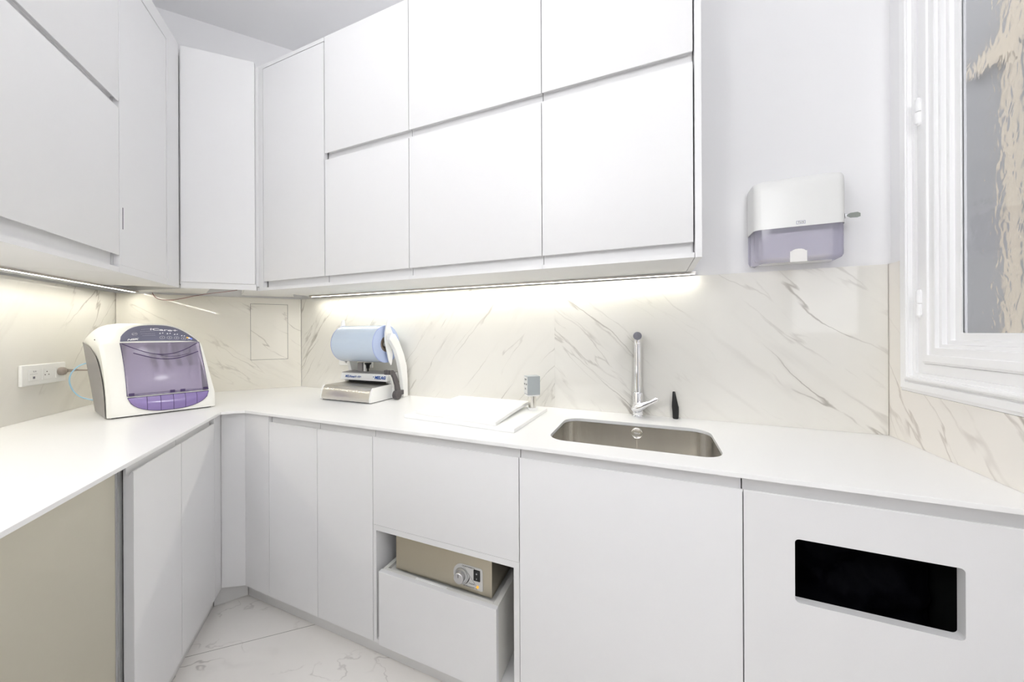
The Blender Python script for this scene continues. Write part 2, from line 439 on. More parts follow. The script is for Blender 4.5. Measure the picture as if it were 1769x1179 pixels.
# right wall with the window opening
WY0, WY1, WZ0, WZ1 = 0.27, 1.432, 1.115, 2.79
b = MB()
b.box(WR.x, WR.x + .09, YS, WY0, 0, CEIL); b.box(WR.x, WR.x + .09, WY1, WR.y + .12, 0, CEIL)
b.box(WR.x, WR.x + .09, WY0, WY1, 0, WZ0); b.box(WR.x, WR.x + .09, WY0, WY1, WZ1, CEIL)
struct(b.build('wall_right', PAINT))
b = MB(); b.prism_z([(-3.0, YS - .2), (1.1, YS - .2), (1.1, 1.9), (-3.0, 1.9)], -0.08, 0.0); struct(b.build('floor', FLOORM))
b = MB(); b.prism_z([(-3.0, YS - .2), (1.1, YS - .2), (1.1, 1.9), (-3.0, 1.9)], CEIL, CEIL + .08); struct(b.build('ceiling', CPAINT))

# invented globe lamps out of view, added to brighten the room
ADDED_LAMP_TEXT = {'ceiling': 'added unseen fill globe hanging from the ceiling %s', 'wall': 'added unseen fill globe on the wall %s'}
for i, (x, y, z, en, kind_, where) in enumerate(ADDED_LAMPS):
    lm = mat('added_fill_globe_%d' % i, (1, 1, 1), rough=0.5, emit=ADDED_LAMP_COL, estr=en, bump=0.01)
    t = thing('added_fill_lamp', ADDED_LAMP_TEXT[kind_] % where, 'lamp', (x, y, z))
    if kind_ == 'ceiling':
        MB().lathe([(0.07, CEIL - z - .0005), (0.07, CEIL - z - 0.02), (0.012, CEIL - z - 0.03), (0.012, .15), (0.04, .145), (0.04, 0.12)], seg=32).build('mount', WPLAS, t, smooth=40)
    else:
        xw = WR.x - .001 - x
        MB().lathe([(.05, xw), (.05, xw - .015), (.012, xw - .02), (.012, .105)], (0, 0, 0), 'x', 24).build('mount', WPLAS, t, smooth=40)
    MB().lathe([(0.12 * math.sin(PI * k / 16), 0.12 * math.cos(PI * k / 16)) for k in range(17)], seg=32).build('globe', lm, t, smooth=60)

# ------------------------------------------------------------------ marble splash slabs
def slab(name, fr, s0, s1, z0, z1, m, label, th=0.010):
    b = MB(); b.box(0, s1 - s0, -th, 0, 0, z1 - z0)
    o = b.build(name, m); place(o, fr.w(s0, -0.0005, z0), fr.a)
    return tag(o, label, 'backsplash')
sj = FWB.loc(-0.412, 1.55)[0]
slab('marble_backsplash', FWB, 0.012, sj - .0001, ZC + .0005, SPL, M_BL, 'veined marble backsplash slab behind the sealing machine, left of the joint')
slab('marble_backsplash', FWB, sj + .0001, LB - .012, ZC + .0005, SPL - .004, M_BR, 'veined marble backsplash slab behind the tap, right of the joint')
slab('marble_backsplash', FWM, 0.012, LM - .004, ZC + .0005, SPL, M_M, 'marble backsplash slab in the corner, around the outlined access panel')
slab('marble_backsplash', FWL, 0.0, LL - .002, ZC + .0005, SPL, M_L, 'marble backsplash slab behind the triple wall socket on left wall')
FWR = Frame(WR.x, WR.y, -90)
b = MB(); b.prism_z([(0, -.010), (0.072, -.010), (0.072, 0), (0, 0)], 0, SPL - .004 - ZC); b.box(0.072, 1.9, -.010, 0, 0, 1.094 - ZC - .001)
o = b.build('marble_backsplash', M_R); place(o, FWR.w(0.0, -0.0005, ZC + .0005), FWR.a)
tag(o, 'marble backsplash slab under the window on the right wall', 'backsplash')
# access panel in the corner slab
s0, s1 = 0.604, 0.801
t = thing('access_panel', 'rectangular marble access panel outlined by a dark gap in corner backsplash', 'panel', FWM.w(s0, -0.0108, 1.116), FWM.a)
b = MB(); w_, h_ = s1 - s0, 0.354
MB().box(0.0018, w_ - .0018, -.0012, .0, .0018, h_ - .0018).build('panel', M_M, t)
for q in ((0, w_, 0, .0018), (0, w_, h_ - .0018, h_), (0, .0018, .0018, h_ - .0018), (w_ - .0018, w_, .0018, h_ - .0018)):
    b.box(q[0], q[1], -.0004, .0, q[2], q[3])
b.build('gap', GAP, t)

# ------------------------------------------------------------------ worktop with sink cut-out
SX0, SX1, SY0, SY1, SR = -0.318, 0.192, 1.083, 1.392, 0.062
def rrect(x0, x1, y0, y1, r, n=8):
    out = []
    for cx, cy, a0 in ((x1 - r, y0 + r, -90), (x1 - r, y1 - r, 0), (x0 + r, y1 - r, 90), (x0 + r, y0 + r, 180)):
        for k in range(n + 1):
            a = math.radians(a0 + 90 * k / n); out.append((cx + r * math.cos(a), cy + r * math.sin(a)))
    return out
c2 = Vector((-1.783, 0.927)); c1 = Vector((-1.715, 0.986))
p0 = FL.w(-0.80).xy; p0b = FWL.w(LL - 2.5, -0.0115).xy
outer = [p0, c2, Vector((-1.758, .953)), c1, Vector((WR.x - .0012, 0.9905)), Vector((WR.x - .0012, 1.5380)), FWB.w(0.003, -.0012).xy, FWM.w(.003, -.0012).xy, p0b]
def worktop_mesh():
    bm = bmesh.new(); hole = rrect(SX0, SX1, SY0, SY1, SR)
    def layer(z):
        ov = [bm.verts.new((p.x, p.y, z)) for p in outer]; hv = [bm.verts.new((p[0], p[1], z)) for p in hole]
        es = [bm.edges.new((ov[i], ov[(i + 1) % len(ov)])) for i in range(len(ov))] + [bm.edges.new((hv[i], hv[(i + 1) % len(hv)])) for i in range(len(hv))]
        bmesh.ops.triangle_fill(bm, use_beauty=True, use_dissolve=False, edges=es)
        return ov, hv
    a, ah = layer(ZC); c, ch = layer(ZC - .012)
    for A, B in ((a, c), (ah, ch)):
        for i in range(len(A)): bm.faces.new((A[i], A[(i + 1) % len(A)], B[(i + 1) % len(A)], B[i]))
    bmesh.ops.recalc_face_normals(bm, faces=bm.faces)
    me = bpy.data.meshes.new('worktop'); bm.to_mesh(me); bm.free(); me.materials.append(TOP)
    return me
wt = bpy.data.objects.new('worktop', worktop_mesh()); COL.objects.link(wt)
tag(wt, 'long thin white worktop bending around the corner along three walls', 'worktop')
md = wt.modifiers.new('bevel', 'BEVEL'); md.width = 0.0012; md.segments = 2; md.limit_method = 'ANGLE'; md.angle_limit = math.radians(50)

# sink
t = thing('kitchen_sink', 'rectangular undermount stainless steel sink set in the white worktop', 'sink', ((SX0 + SX1) / 2, (SY0 + SY1) / 2, ZC - .0125))
cx, cy = (SX0 + SX1) / 2, (SY0 + SY1) / 2
b = MB(); levels = [(0.014, 0), (0.004, 0.0), (0.004, -0.004), (0.002, -0.12), (-0.004, -0.140), (-0.020, -0.152), (-0.06, -0.156)]
rings = []
for off, z in levels:
    pts = rrect(SX0 - off - cx, SX1 + off - cx, SY0 - off - cy, SY1 + off - cy, max(SR + off, .012))
    rings.append([b.bm.verts.new((x, y, z)) for x, y in pts])
for i in range(len(rings) - 1):
    n = len(rings[i])
    for k in range(n): b.bm.faces.new((rings[i][k], rings[i][(k + 1) % n], rings[i + 1][(k + 1) % n], rings[i + 1][k]))
b.bm.faces.new(rings[-1])
b.build('bowl', SINKST, t, smooth=50)
yb = SY1 - cy - .0005
MB().lathe([(0.021, 0), (0.021, -.004), (0.019, -.0055), (0.0175, -.0045), (0, -.0045)], (-.049 - cx, yb + .003, -0.008 - .0185), 'y', 32).build('overflow_cover', STEEL, t, smooth=40)
MB().box(-.0505 - cx, -.0475 - cx, yb - .0005, yb + .002, -.12, -.048).build('seam', STEEL, t)
MB().lathe([(0.043, 0), (0.043, .002), (0.032, .003), (0.03, .001), (0, .001)], (0, 0, -.155), 'z', 32).build('drain', CHROME, t, smooth=40)
text('TEKA', 0.009, INK, t, basis((-.049 - cx, yb - .0020, -.0265), (1, 0, 0), (0, 0, 1)), 'overflow_lettering', 0.0002)

# ------------------------------------------------------------------ doors with a scooped finger grip
DT = 0.022
def door_profile_top(z0, z1, ztop):
    """(t, z): front face z0..z1, groove, back leaf up to ztop"""
    p = [(0, z0), (0, z1 - .003), (.0012, z1 - .0006), (.0035, z1), (.0055, z1 - .0015), (.0075, z1 - .008), (.0105, z1 - .0115), (.0135, z1 - .0105), (.0155, z1 - .006), (.0165, ztop), (DT, ztop), (DT, z0)]
    return p
def door_profile_bottom(z0, z1, zlow):
    p = [(0, z1), (0, z0 + .003), (.0012, z0 + .0006), (.0035, z0), (.0055, z0 + .0015), (.0075, z0 + .008), (.0105, z0 + .0115), (.0215, z0 + .0115), (.0245, z0 + .008), (.0250, zlow), (.0300, zlow), (.0300, z0 + .03), (DT, z0 + .03), (DT, z1)]
    return p
def door(name, prof, s0, s1, parent, off=(0, 0), m=WHITE, bevel=0.0008):
    b = MB(); b.extrude([(s0, t, z) for t, z in prof], (s1 - s0, 0, 0))
    o = b.build(name, m, parent, smooth=35, bevel=0, seg=1); return o
def carcass(parent, s0, s1, t0, t1, z0, z1, name='carcass'):
    b = MB(); th = .016
    b.box(s0, s0 + th, t0, t1, z0, z1); b.box(s1 - th, s1, t0, t1, z0, z1); b.box(s0 + th, s1 - th, t0, t1, z0, z0 + th)
    b.box(s0 + th, s1 - th, t1 - .01, t1, z0 + th, z1)
    return b.build(name, WHITE_IN, parent)

Z0, ZT, ZLEAF = 0.105, 0.885, ZC - .0135
G = .0015
def lower_unit(fr, s0, s1, depth, label, name='base_cabinet'):
    t = thing(name, label, 'cabinet', fr.w(s0, .020, 0), fr.a)
    w = s1 - s0
    door('door', door_profile_top(Z0, ZT, ZLEAF), G, w - G, t)
    carcass(t, .003, w - .003, DT + .010, max(depth, .06), Z0 + .001, ZC - .0135)
    return t
sB = lambda x: x + 2.0
yB = 1.008
FBd = Frame(-2.0, 0.988, 0)
lower_unit(FBd, sB(-1.584), sB(-1.281), .50, 'narrow white base cabinet on the back run, nearest the inner corner')
lower_unit(FBd, sB(-1.281), sB(-0.984), .50, 'narrow white base cabinet directly left of the open drawer niche')
lower_unit(FBd, sB(-0.386), sB(0.2135), .04, 'wide white base cabinet front below the sink')
lower_unit(FL, 0.421, 0.702, .56, 'white base cabinet on the left run beside the greyish steel panel')
lower_unit(FL, 0.702, 0.998, .56, 'white base cabinet on the left run, nearest the inner corner')
# flat fillers at the inner corner
t = thing('filler_panel', 'plain white filler strip left of the first narrow back cabinet', 'panel', FBd.w(sB(-1.754), .020), 0)
MB().box(0.0005, -1.584 + 1.754 - G, 0, .018, Z0, ZC - .0135).build('board', WHITE, t, bevel=.0006, seg=1)
t = thing('filler_panel', 'slim white filler strip at the far end of the left run', 'panel', FL.w(.998, .020), FL.a)
MB().box(G, .074, 0, .018, Z0, ZC - .0135).build('board', WHITE, t, bevel=.0006, seg=1)
fa = FL.w(1.0725, .021).xy; fb = Vector((-1.7545, 1.0095))
FC = Frame(fa.x, fa.y, math.degrees(math.atan2(fb.y - fa.y, fb.x - fa.x)))
t = thing('filler_panel', 'white angled filler panel across the inner corner below worktop', 'panel', FC.w(0, .001), FC.a)
MB().box(.0012, (fb - fa).length - .0005, 0, .016, Z0, ZC - .0135).build('board', WHITE, t)

# drawer cabinet with an open niche
t = thing('drawer_cabinet', 'white base cabinet with a flap front above an open niche', 'cabinet', FBd.w(sB(-.984), .020), 0)
w = .598
door('flap_front', door_profile_top(.553, ZT, ZLEAF), G, w - G, t)
nx0, nx1 = .016, w - .019
b = MB()
b.box(.0005, nx0, 0, .50, Z0, .5515); b.box(nx1, w - .0005, 0, .50, Z0, .5515); b.box(nx0, nx1, 0, .50, .531, .5515)
b.box(nx0, nx1, .0, .50, Z0, Z0 + .014); b.box(nx0, nx1, .485, .50, Z0 + .014, .531)
b.build('niche_frame', WHITE, t, bevel=.0006, seg=1)
for q in (.0005, w - .016): MB().box(q, q + .0155, DT + .009, .5, .552, ZC - .0135).build('side_board', WHITE_IN, t)
t = thing('drawer_unit', 'white pull-out drawer box standing in the niche of the drawer cabinet', 'drawer', (-.950, 1.000, Z0 + .015), 0)
dw, dz = .486, .385 - Z0 - .015
MB().box(0, dw, 0, .018, -.012, dz).build('front', WHITE, t, bevel=.0012)
b = MB(); b.box(.004, .020, .018, .40, 0, dz); b.box(dw - .020, dw - .001, .018, .40, 0, dz); b.box(.02, dw - .02, .02, .40, 0, dz - .012)
b.box(.02, dw - .02, .384, .40, dz - .012, dz); b.box(.02, dw - .02, .018, .030, dz - .012, dz)
b.build('box', mat('grey_white_drawer_side', (.70, .69, .655), rough=.42, bump=.03), t, bevel=.0006, seg=1)
b = MB(); b.box(.155, .285, .0185, .026, dz - .0005, dz + .0012); b.build('latch_rail', WPLAS, t)
# steel bath unit standing on the drawer
t = thing('ultrasonic_bath', 'boxy stainless steel bath with a round knob, standing in the niche on the drawer', 'appliance', (-.898, 1.036, .3865), 0)
bw = .402
MB().box(0, bw, 0, .34, 0, .130).build('housing', brushed('worn_steel_sheet', lin((198, 191, 174)), .40, (60, 60, 4), .1), t, bevel=.001)
px0, px1, pz0, pz1 = .253, .369, .013, .090
b = MB()
pp = [(px1, pz0 + .004), (px1 - .002, pz1 - .005), (px1 - .008, pz1)]
for k in range(9):
    a = math.radians(90 + 90 * k / 8); pp.append((px0 + .036 + .036 * math.cos(a), pz1 - .036 + .036 * math.sin(a)))
for k in range(9):
    a = math.radians(180 + 60 * k / 8); pp.append((px0 + .036 + .036 * math.cos(a), pz0 + .038 + .036 * math.sin(a) ))
pp += [(px1 - .006, pz0)]
b.extrude([(x, -.0015, z) for x, z in pp], (0, .0015, 0)); b.build('control_plate', mat('silver_grey_label', lin((205, 204, 202)), rough=.4, bump=.02), t)
MB().lathe([(0.0245, 0), (0.0245, -.004), (0.019, -.006), (0.0185, -.022), (0.0170, -.0235), (0, -.0235)], (px0 + .033, -.0015, .052), 'y', 36).build('knob', ALUK, t, smooth=30)
MB().box(px0 + .0322, px0 + .0338, -.0256, -.0248, .056, .068).build('knob_mark', BLINK, t)
b = MB(); b.box(px1 - .034, px1 - .010, -.006, -.0015, .047, .083); sw = b.build('power_switch', BLACK, t, bevel=.001)
MB().box(px1 - .0225, px1 - .0215, -.0066, -.0061, .053, .058).build('on_mark', INK, sw)
MB().lathe([(0.0026, -.0061), (.0026, -.0066), (.0018, -.0066), (.0018, -.0061)], (px1 - .022, 0, .072), 'y', 16).build('off_mark', INK, sw)
MB().lathe([(0.0045, -.0015), (.004, -.005), (0, -.0065)], (px1 - .020, 0, .026), 'y', 20).build('indicator_lamp', AMBER, t, smooth=60)
b = MB()
for k in range(12):
    a0, a1 = math.radians(-62 + 5.5 * k), math.radians(-62 + 5.5 * (k + 1)); wd = .0004 + .0028 * math.sin(PI * (k + .5) / 12)
    c = (px0 + .033, .052); r = .032
    b.extrude([(c[0] + (r - wd) * math.cos(a), -.0021, c[1] + (r - wd) * math.sin(a)) for a in (a0, a1)] + [(c[0] + r * math.cos(a), -.0021, c[1] + r * math.sin(a)) for a in (a1, a0)], (0, .0006, 0))
b.build('dial_mark', BLINK, t)
text('CALENTAMIENTO', .0062, BLINK, t, basis((px0 + .060, -.0016, .0845), (1, 0, 0), (0, 0, 1)), 'plate_lettering')
text('VAGON', .006, BLINK, t, basis((px0 + .073, -.0016, .030), (1, 0, 0), (0, 0, 1)), 'plate_lettering')
text('ESTERILIZACION  S.L.', .0058, BLINK, t, basis((px0 + .068, -.0016, .0185), (1, 0, 0), (0, 0, 1)), 'plate_lettering')
b = MB(); b.tube([(px0 + .040, -.0018, .078), (px0 + .046, -.0018, .078), (px1 - .024, -.0018, .026)], .0004, 4); b.build('plate_line', BLINK, t)

# right base cabinet with black cut-out
t = thing('bin_cabinet', 'white base cabinet with a black rounded slot in its door, at far right', 'cabinet', FBd.w(sB(.2135), .020), 0)
w = WR.x - .003 - .2135
ox0, ox1, oz0, oz1 = .318 - .2135, .604 - .2135, .634, .785
bm = bmesh.new()
# main leaf with a rounded hole through it
hole = rrect(ox0, ox1, oz0, oz1, .009, 5)
rect = [(G, Z0), (w - G, Z0), (w - G, .868), (G, .868)]
def leaf(tt):
    ov = [bm.verts.new((x, tt, z)) for x, z in rect]; hv = [bm.verts.new((x, tt, z)) for x, z in hole]
    es = [bm.edges.new((ov[i], ov[(i + 1) % 4])) for i in range(4)] + [bm.edges.new((hv[i], hv[(i + 1) % len(hv)])) for i in range(len(hv))]
    bmesh.ops.triangle_fill(bm, use_beauty=True, edges=es); return ov, hv
a, ah = leaf(0); c, ch = leaf(DT)
for A, B in ((a, c), (ah, ch)):
    for i in range(len(A)):
        if A is a and i == 2: continue
        bm.faces.new((A[i], A[(i + 1) % len(A)], B[(i + 1) % len(A)], B[i]))
bmesh.ops.recalc_face_normals(bm, faces=bm.faces)
b = MB(); b.bm.free(); b.bm = bm
prof = [(0, .868)] + door_profile_top(Z0, ZT, ZLEAF)[1:-1] + [(DT, .868)]
b.extrude([(G, y, z) for y, z in prof], (w - 2 * G, 0, 0))
dr = b.build('door', WHITE, t)
# dark bin behind the slot
b = MB(); y0, y1 = DT + .0008, .30; e = .05
b.box(ox0 - e, ox1 + e, y1, y1 + .004, oz0 - e - .3, oz1 + e); b.box(ox0 - e, ox1 + e, y0, y1, oz0 - e - .304, oz0 - e - .3); b.box(ox0 - e, ox1 + e, y0, y1, oz1 + e, oz1 + e + .004)
b.box(ox0 - e - .004, ox0 - e, y0, y1, oz0 - e - .3, oz1 + e); b.box(ox1 + e, ox1 + e + .004, y0, y1, oz0 - e - .3, oz1 + e)
b.build('bin_housing', BLACKG, t)
b = MB()
def bag(u, v):
    x = ox0 - .03 + (ox1 - ox0 + .06) * u; z = oz0 - .25 + .34 * v
    return (x, .16 + .05 * mnoise.noise(Vector((x * 9, z * 9, 1.3))) + .02 * mnoise.noise(Vector((x * 30, z * 22, 4))), z)
b.grid(bag, 40, 40); b.build('bin_liner', BAG, t, smooth=60)

# appliance panel under the left run
t = thing('undercounter_appliance', 'flat beige-grey steel appliance front under the left end of worktop', 'appliance', FL.w(-.80, .046), FL.a)
MB().box(0, 1.204, 0, .020, .08, ZC - .022).build('front_panel', APPL, t, bevel=.001)
MB().box(0, 1.200, .021, .55, .02, ZC - .024).build('housing', GPLAS, t)
MB().box(1.2045, 1.2065, .004, .5, .06, ZC - .0145).build('gap_shade_strip', GAP, t)  # black strip standing in for the shade in the gap beside the appliance
MB().box(1.195, 1.2035, -.0012, -.0001, .08, ZC - .022).build('edge_trim', ALUK, t)

# plinths
def plinth(fr, s0, s1, tt, label):
    o = MB().box(0, s1 - s0, 0, .014, .0015, Z0 - .004).build('plinth', mat('white_plinth_board', (.74, .735, .73), rough=.42, bump=.04), bevel=.0008, seg=1)
    place(o, fr.w(s0, tt, 0), fr.a); return tag(o, label, 'plinth')
plinth(FBd, sB(-1.826), sB(.746), .075, 'long white plinth under the cabinets of the back run')
pA = FL.w(1.115, .064).xy; pB_ = Vector((-1.828, 1.0635))
plinth(FL, .4085, 1.113, .064, 'white plinth under the cabinets of the left run')
FP = Frame(pA.x, pA.y, math.degrees(math.atan2(pB_.y - pA.y, pB_.x - pA.x)))
plinth(FP, .002, (pB_ - pA).length - .001, 0, 'short white plinth piece across the inner corner')

# ------------------------------------------------------------------ wall cabinets
ZU0, ZU1 = 1.518, 2.755
YU = 1.225
FU = Frame(-2.003, YU, 0)
def wall_y(x): return W1.y + (WR.y - W1.y) * (x - W1.x) / (WR.x - W1.x)
def upper_box(t, pts, z0=ZU0, z1=ZU1, bottom=.016, name='carcass'):
    """pts: front-left, front-right, back-right, back-left"""
    b = MB(); b.prism_z(pts, z0, z0 + bottom); b.prism_z(pts, z1 - .016, z1)
    fl, fr_, br, bl = [Vector(p) for p in pts]
    def side(f, k, other):
        d = (Vector(other) - f).normalized() * .016
        b.prism_z([f, f + d, k + d, k], z0 + bottom, z1 - .016)
    side(fl, bl, fr_); side(fr_, br, fl)
    return b.build(name, WHITE_IN if name == 'inner' else WHITE, t)
def uploc(fr, s0, pts_world):
    o = fr.w(s0).xy; out = []
    for p in pts_world:
        v = Vector(p) - o; out.append((v.dot(fr.d), v.dot(fr.n)))
    return out
bx = [-1.497, -0.982, -0.373, 0.132]
labels = ['white two-flap wall cabinet left of centre, above the sealing machine', 'widest white two-flap wall cabinet in the middle of the back wall', 'white two-flap wall cabinet at right end, above the sink']
for i in range(3):
    x0, x1 = bx[i], bx[i + 1]
    t = thing('wall_cabinet', labels[i], 'cabinet', (x0, YU, ZU0), 0, None)
    w = x1 - x0; zz = lambda z: z - ZU0
    lo = [(y, zz(z)) for y, z in door_profile_bottom(1.567, 2.142, 1.5345)]
    up = [(y, zz(z)) for y, z in door_profile_bottom(2.176, ZU1, 2.1440)]
    g0 = .0035 if i == 0 else G
    g1 = .0035 if i == 2 else .0020
    door('lower_flap', lo, g0, w - g1, t); door('upper_flap', up, g0, w - g1, t)
    b = MB(); yb0, yb1 = wall_y(x0) - YU - .014, wall_y(x1) - YU - .014
    b.prism_z([(.0003, 0), (w - .0003, 0), (w - .0003, yb1), (.0003, yb0)], 0, .0155)
    b.prism_z([(.0003, DT + .009), (.0153, DT + .009), (.0153, yb0), (.0003, yb0)], .016, ZU1 - ZU0)
    b.prism_z([(w - .0153, DT + .009), (w - .0003, DT + .009), (w - .0003, yb1), (w - .0153, yb1)], .016, ZU1 - ZU0)
    b.prism_z([(.016, DT + .009), (w - .016, DT + .009), (w - .016, yb1), (.016, yb0)], ZU1 - ZU0 - .016, ZU1 - ZU0)
    b.build('carcass', WHITE, t)
# end panel
o = MB().box(0, .0195, 0, wall_y(.14) - YU - .012, 0, ZU1 - ZU0 + .0).build('end_panel', WHITE, bevel=.0006, seg=1)
place(o, (.1335, YU, ZU0 - .001), 0); tag(o, 'narrow white end panel closing the right side of wall cabinets', 'panel')
# tall single door at the left of the back run
t = thing('tall_wall_cabinet', 'white tall-door wall cabinet on the back run, next to the corner cabinet', 'cabinet', (-2.002, YU, ZU0), 0)
w = 2.002 - 1.498
door('door', [(y + 0.0005, z - ZU0) for y, z in door_profile_bottom(1.567, 2.732, 1.5345)], .040, w - .0035, t)
b = MB()
b.box(.0005, .036, 0, DT, .0165, ZU1 - ZU0); b.box(.036, w, 0, DT, 2.736 - ZU0, ZU1 - ZU0)
b.build('face_frame', WHITE, t)
yb0, yb1 = wall_y(-2.0) - YU - .014, wall_y(-1.5) - YU - .014
b = MB(); b.prism_z([(.0005, 0), (w - .0003, 0), (w - .0003, yb1), (.0005, yb0)], 0, .016)
b.prism_z([(w - .0153, DT + .009), (w - .0003, DT + .009), (w - .0003, yb1), (w - .0153, yb1)], .0165, ZU1 - ZU0)
b.prism_z([(.0005, DT + .009), (.0155, DT + .009), (.0155, yb0), (.0005, yb0)], .0165, ZU1 - ZU0)
b.prism_z([(.016, DT + .009), (w - .016, DT + .009), (w - .016, yb1), (.016, yb0)], ZU1 - ZU0 - .016, ZU1 - ZU0)
b.build('carcass', WHITE, t)

# corner cabinet
fm0 = Vector((-2.2335, .9845)); fm1 = Vector((-1.9975, 1.2045))
FM = Frame(fm0.x, fm0.y, math.degrees(math.atan2(fm1.y - fm0.y, fm1.x - fm0.x))); wM = (fm1 - fm0).length
t = thing('corner_wall_cabinet', 'white wall cabinet with one tall plain door set across the corner', 'cabinet', FM.w(0, 0, ZU0), FM.a)
MB().box(.003, wM - .003, 0, .019, .033, 2.765 - ZU0).build('door', WHITE, t, bevel=.0008)
b = MB(); b.box(.001, wM + .001, .006, .020, .001, .0325); b.build('bottom_rail', WHITE, t)
MB().box(-.010, wM + .010, .0205, .0285, .0225, 2.755 - ZU0).build('backing_frame', WHITE, t)
poly = lambda pts: uploc(FM, 0, pts)
b = MB()
b.prism_z(poly([FM.w(.006, .029).xy, FM.w(.112, .029).xy, Vector((-2.43, 1.19)), FWM.w(.36, -.012).xy, FWM.w(.03, -.013).xy, Vector((-2.665, .935))]), .001, .021)
b.build('bottom_board', WHITE, t)
b = MB()
b.prism_z(poly([FM.w(.262, .029).xy, FM.w(wM + .004, .029).xy, Vector((-2.006, 1.34)), Vector((-2.006, 1.42)), FWM.w(.835, -.012).xy, FWM.w(.56, -.012).xy]), .001, .021)
b.build('bottom_board', WHITE, t)
b = MB()
b.prism_z(poly([FM.w(.004, .029).xy, FM.w(wM + .002, .029).xy, Vector((-2.006, 1.56)), FWM.w(LM - .03, -.012).xy, FWM.w(.03, -.012).xy, Vector((-2.665, .94))]), .0345, .05)
b.build('floor_board', WHITE_IN, t); b = MB()
b.prism_z(poly([FM.w(.004, .029).xy, FM.w(wM + .002, .029).xy, Vector((-2.006, 1.56)), FWM.w(LM - .03, -.012).xy, FWM.w(.03, -.012).xy, Vector((-2.665, .94))]), 2.735 - ZU0, 2.75 - ZU0)
b.build('top_board', WHITE_IN, t)

# left run wall cabinets
FUL = Frame(-1.528, .316, 136.687)
def wl_t(s):       # depth from front plane to the left wall at s
    p = FUL.w(s).xy; n = FWL.n
    d = (Vector((WL.x, WL.y)) - p).dot(n); return d / FUL.n.dot(n)
def left_poly(s0, s1, f=0.0):
    return [(s0, f), (s1, f), (s1, wl_t(s1) - .013), (s0, wl_t(s0) - .013)]
ZUL1 = 2.765
t = thing('wall_cabinet', 'large white two-flap wall cabinet on the left wall, nearest the viewer', 'cabinet', FUL.w(-.62, 0, ZU0), FUL.a)
w = .62 + .484; zz = lambda z: z - ZU0
door('lower_flap', [(y, zz(z)) for y, z in door_profile_bottom(1.583, 2.146, 1.540)], G, w - .0015, t)
door('upper_flap', [(y, zz(z)) for y, z in door_profile_bottom(2.172, ZUL1 + .001, 2.148)], G, w - .0015, t)
def shifted(p, ds): return [(x - ds, y) for x, y in p]
b = MB(); b.prism_z(shifted(left_poly(-.62, .4835), -.62), 0, .0195)
b.prism_z(shifted(left_poly(.469, .4835, DT + .009), -.62), .0195, ZUL1 - ZU0); b.prism_z(shifted(left_poly(-.62, -.605, DT + .009), -.62), .0195, ZUL1 - ZU0)
b.prism_z(shifted(left_poly(-.605, .469, DT + .009), -.62), ZUL1 - ZU0 - .016, ZUL1 - ZU0)
b.build('carcass', WHITE, t)
t = thing('tall_wall_cabinet', 'white tall-door wall cabinet on the left wall with a slim slot grip', 'cabinet', FUL.w(.485, 0, ZU0), FUL.a)
b = MB()
b.box(.002, .358, 0, .019, .030, 2.694 - ZU0)
dr = b.build('door', WHITE, t, bevel=.0008)
MB().box(.0185, .0225, -.0006, .0004, 1.688 - ZU0, 1.772 - ZU0).build('slot_grip', GREYINK, dr)
b = MB(); b.box(.0005, .362, 0, .019, 0, .0295); b.box(.0005, .362, -.002, .019, 2.6965 - ZU0, ZUL1 - ZU0); b.box(.362, .479, -.002, .019, 0, ZUL1 - ZU0)
b.build('face_frame', WHITE, t)
b = MB(); q = lambda p: [(x - .485, y) for x, y in p]
b.prism_z(q(left_poly(.4855, .964, .0195)), 0, .016); b.prism_z(q(left_poly(.4855, .964, .0195)), ZUL1 - ZU0 - .016, ZUL1 - ZU0)
b.prism_z(q(left_poly(.4855, .50, .0195)), .016, ZUL1 - ZU0 - .016); b.prism_z(q(left_poly(.95, .964, .0195)), .016, ZUL1 - ZU0 - .016)
b.build('carcass', WHITE, t)

# ------------------------------------------------------------------ LED strips
def strip(p, q, label):
    p, q = Vector(p), Vector(q); d = (q - p); L_ = d.length; a = math.atan2(d.y, d.x)
    t = thing('strip_light', label, 'lamp', (p.x, p.y, 1.5175), a, 'under-cabinet strip lights')
    b = MB(); b.extrude([(0, -.011, 0), (0, .011, 0), (0, .011, -.008), (0, .0035, -.0085), (0, .0035, -.004), (0, -.0035, -.004), (0, -.0035, -.0085), (0, -.011, -.008)], (L_, 0, 0))
    b.build('profile', ALU, t)
    MB().box(.003, L_ - .003, -.0033, .0033, -.0076, -.0042).build('diffuser', STRIPM, t)
    return t
strip((-1.965, 1.505), (.166, 1.522), 'long glowing strip light under the back wall cabinets')
e1 = FWL.w(LL - .05, -.115); e0 = FWL.w(LL - 2.25, -.115)
strip((e0.x, e0.y), (e1.x, e1.y), 'glowing strip light under the left wall cabinets')
# loose wire in the corner
o = MB().tube(curve([(-2.606, 1.026, 1.516), (-2.603, 1.030, 1.503), (-2.597, 1.037, 1.489), (-2.585, 1.051, 1.479), (-2.567, 1.072, 1.4765), (-2.545, 1.094, 1.479), (-2.515, 1.125, 1.490),
           (-2.48, 1.155, 1.5035), (-2.44, 1.172, 1.511), (-2.40, 1.178, 1.5145), (-2.30, 1.18, 1.5175), (-2.22, 1.178, 1.5185), (-2.10, 1.172, 1.521)]), .0014, 8).build('loose_wire', RED, smooth=60)
tag(o, 'thin dark red wire looping below the corner wall cabinet', 'wire')

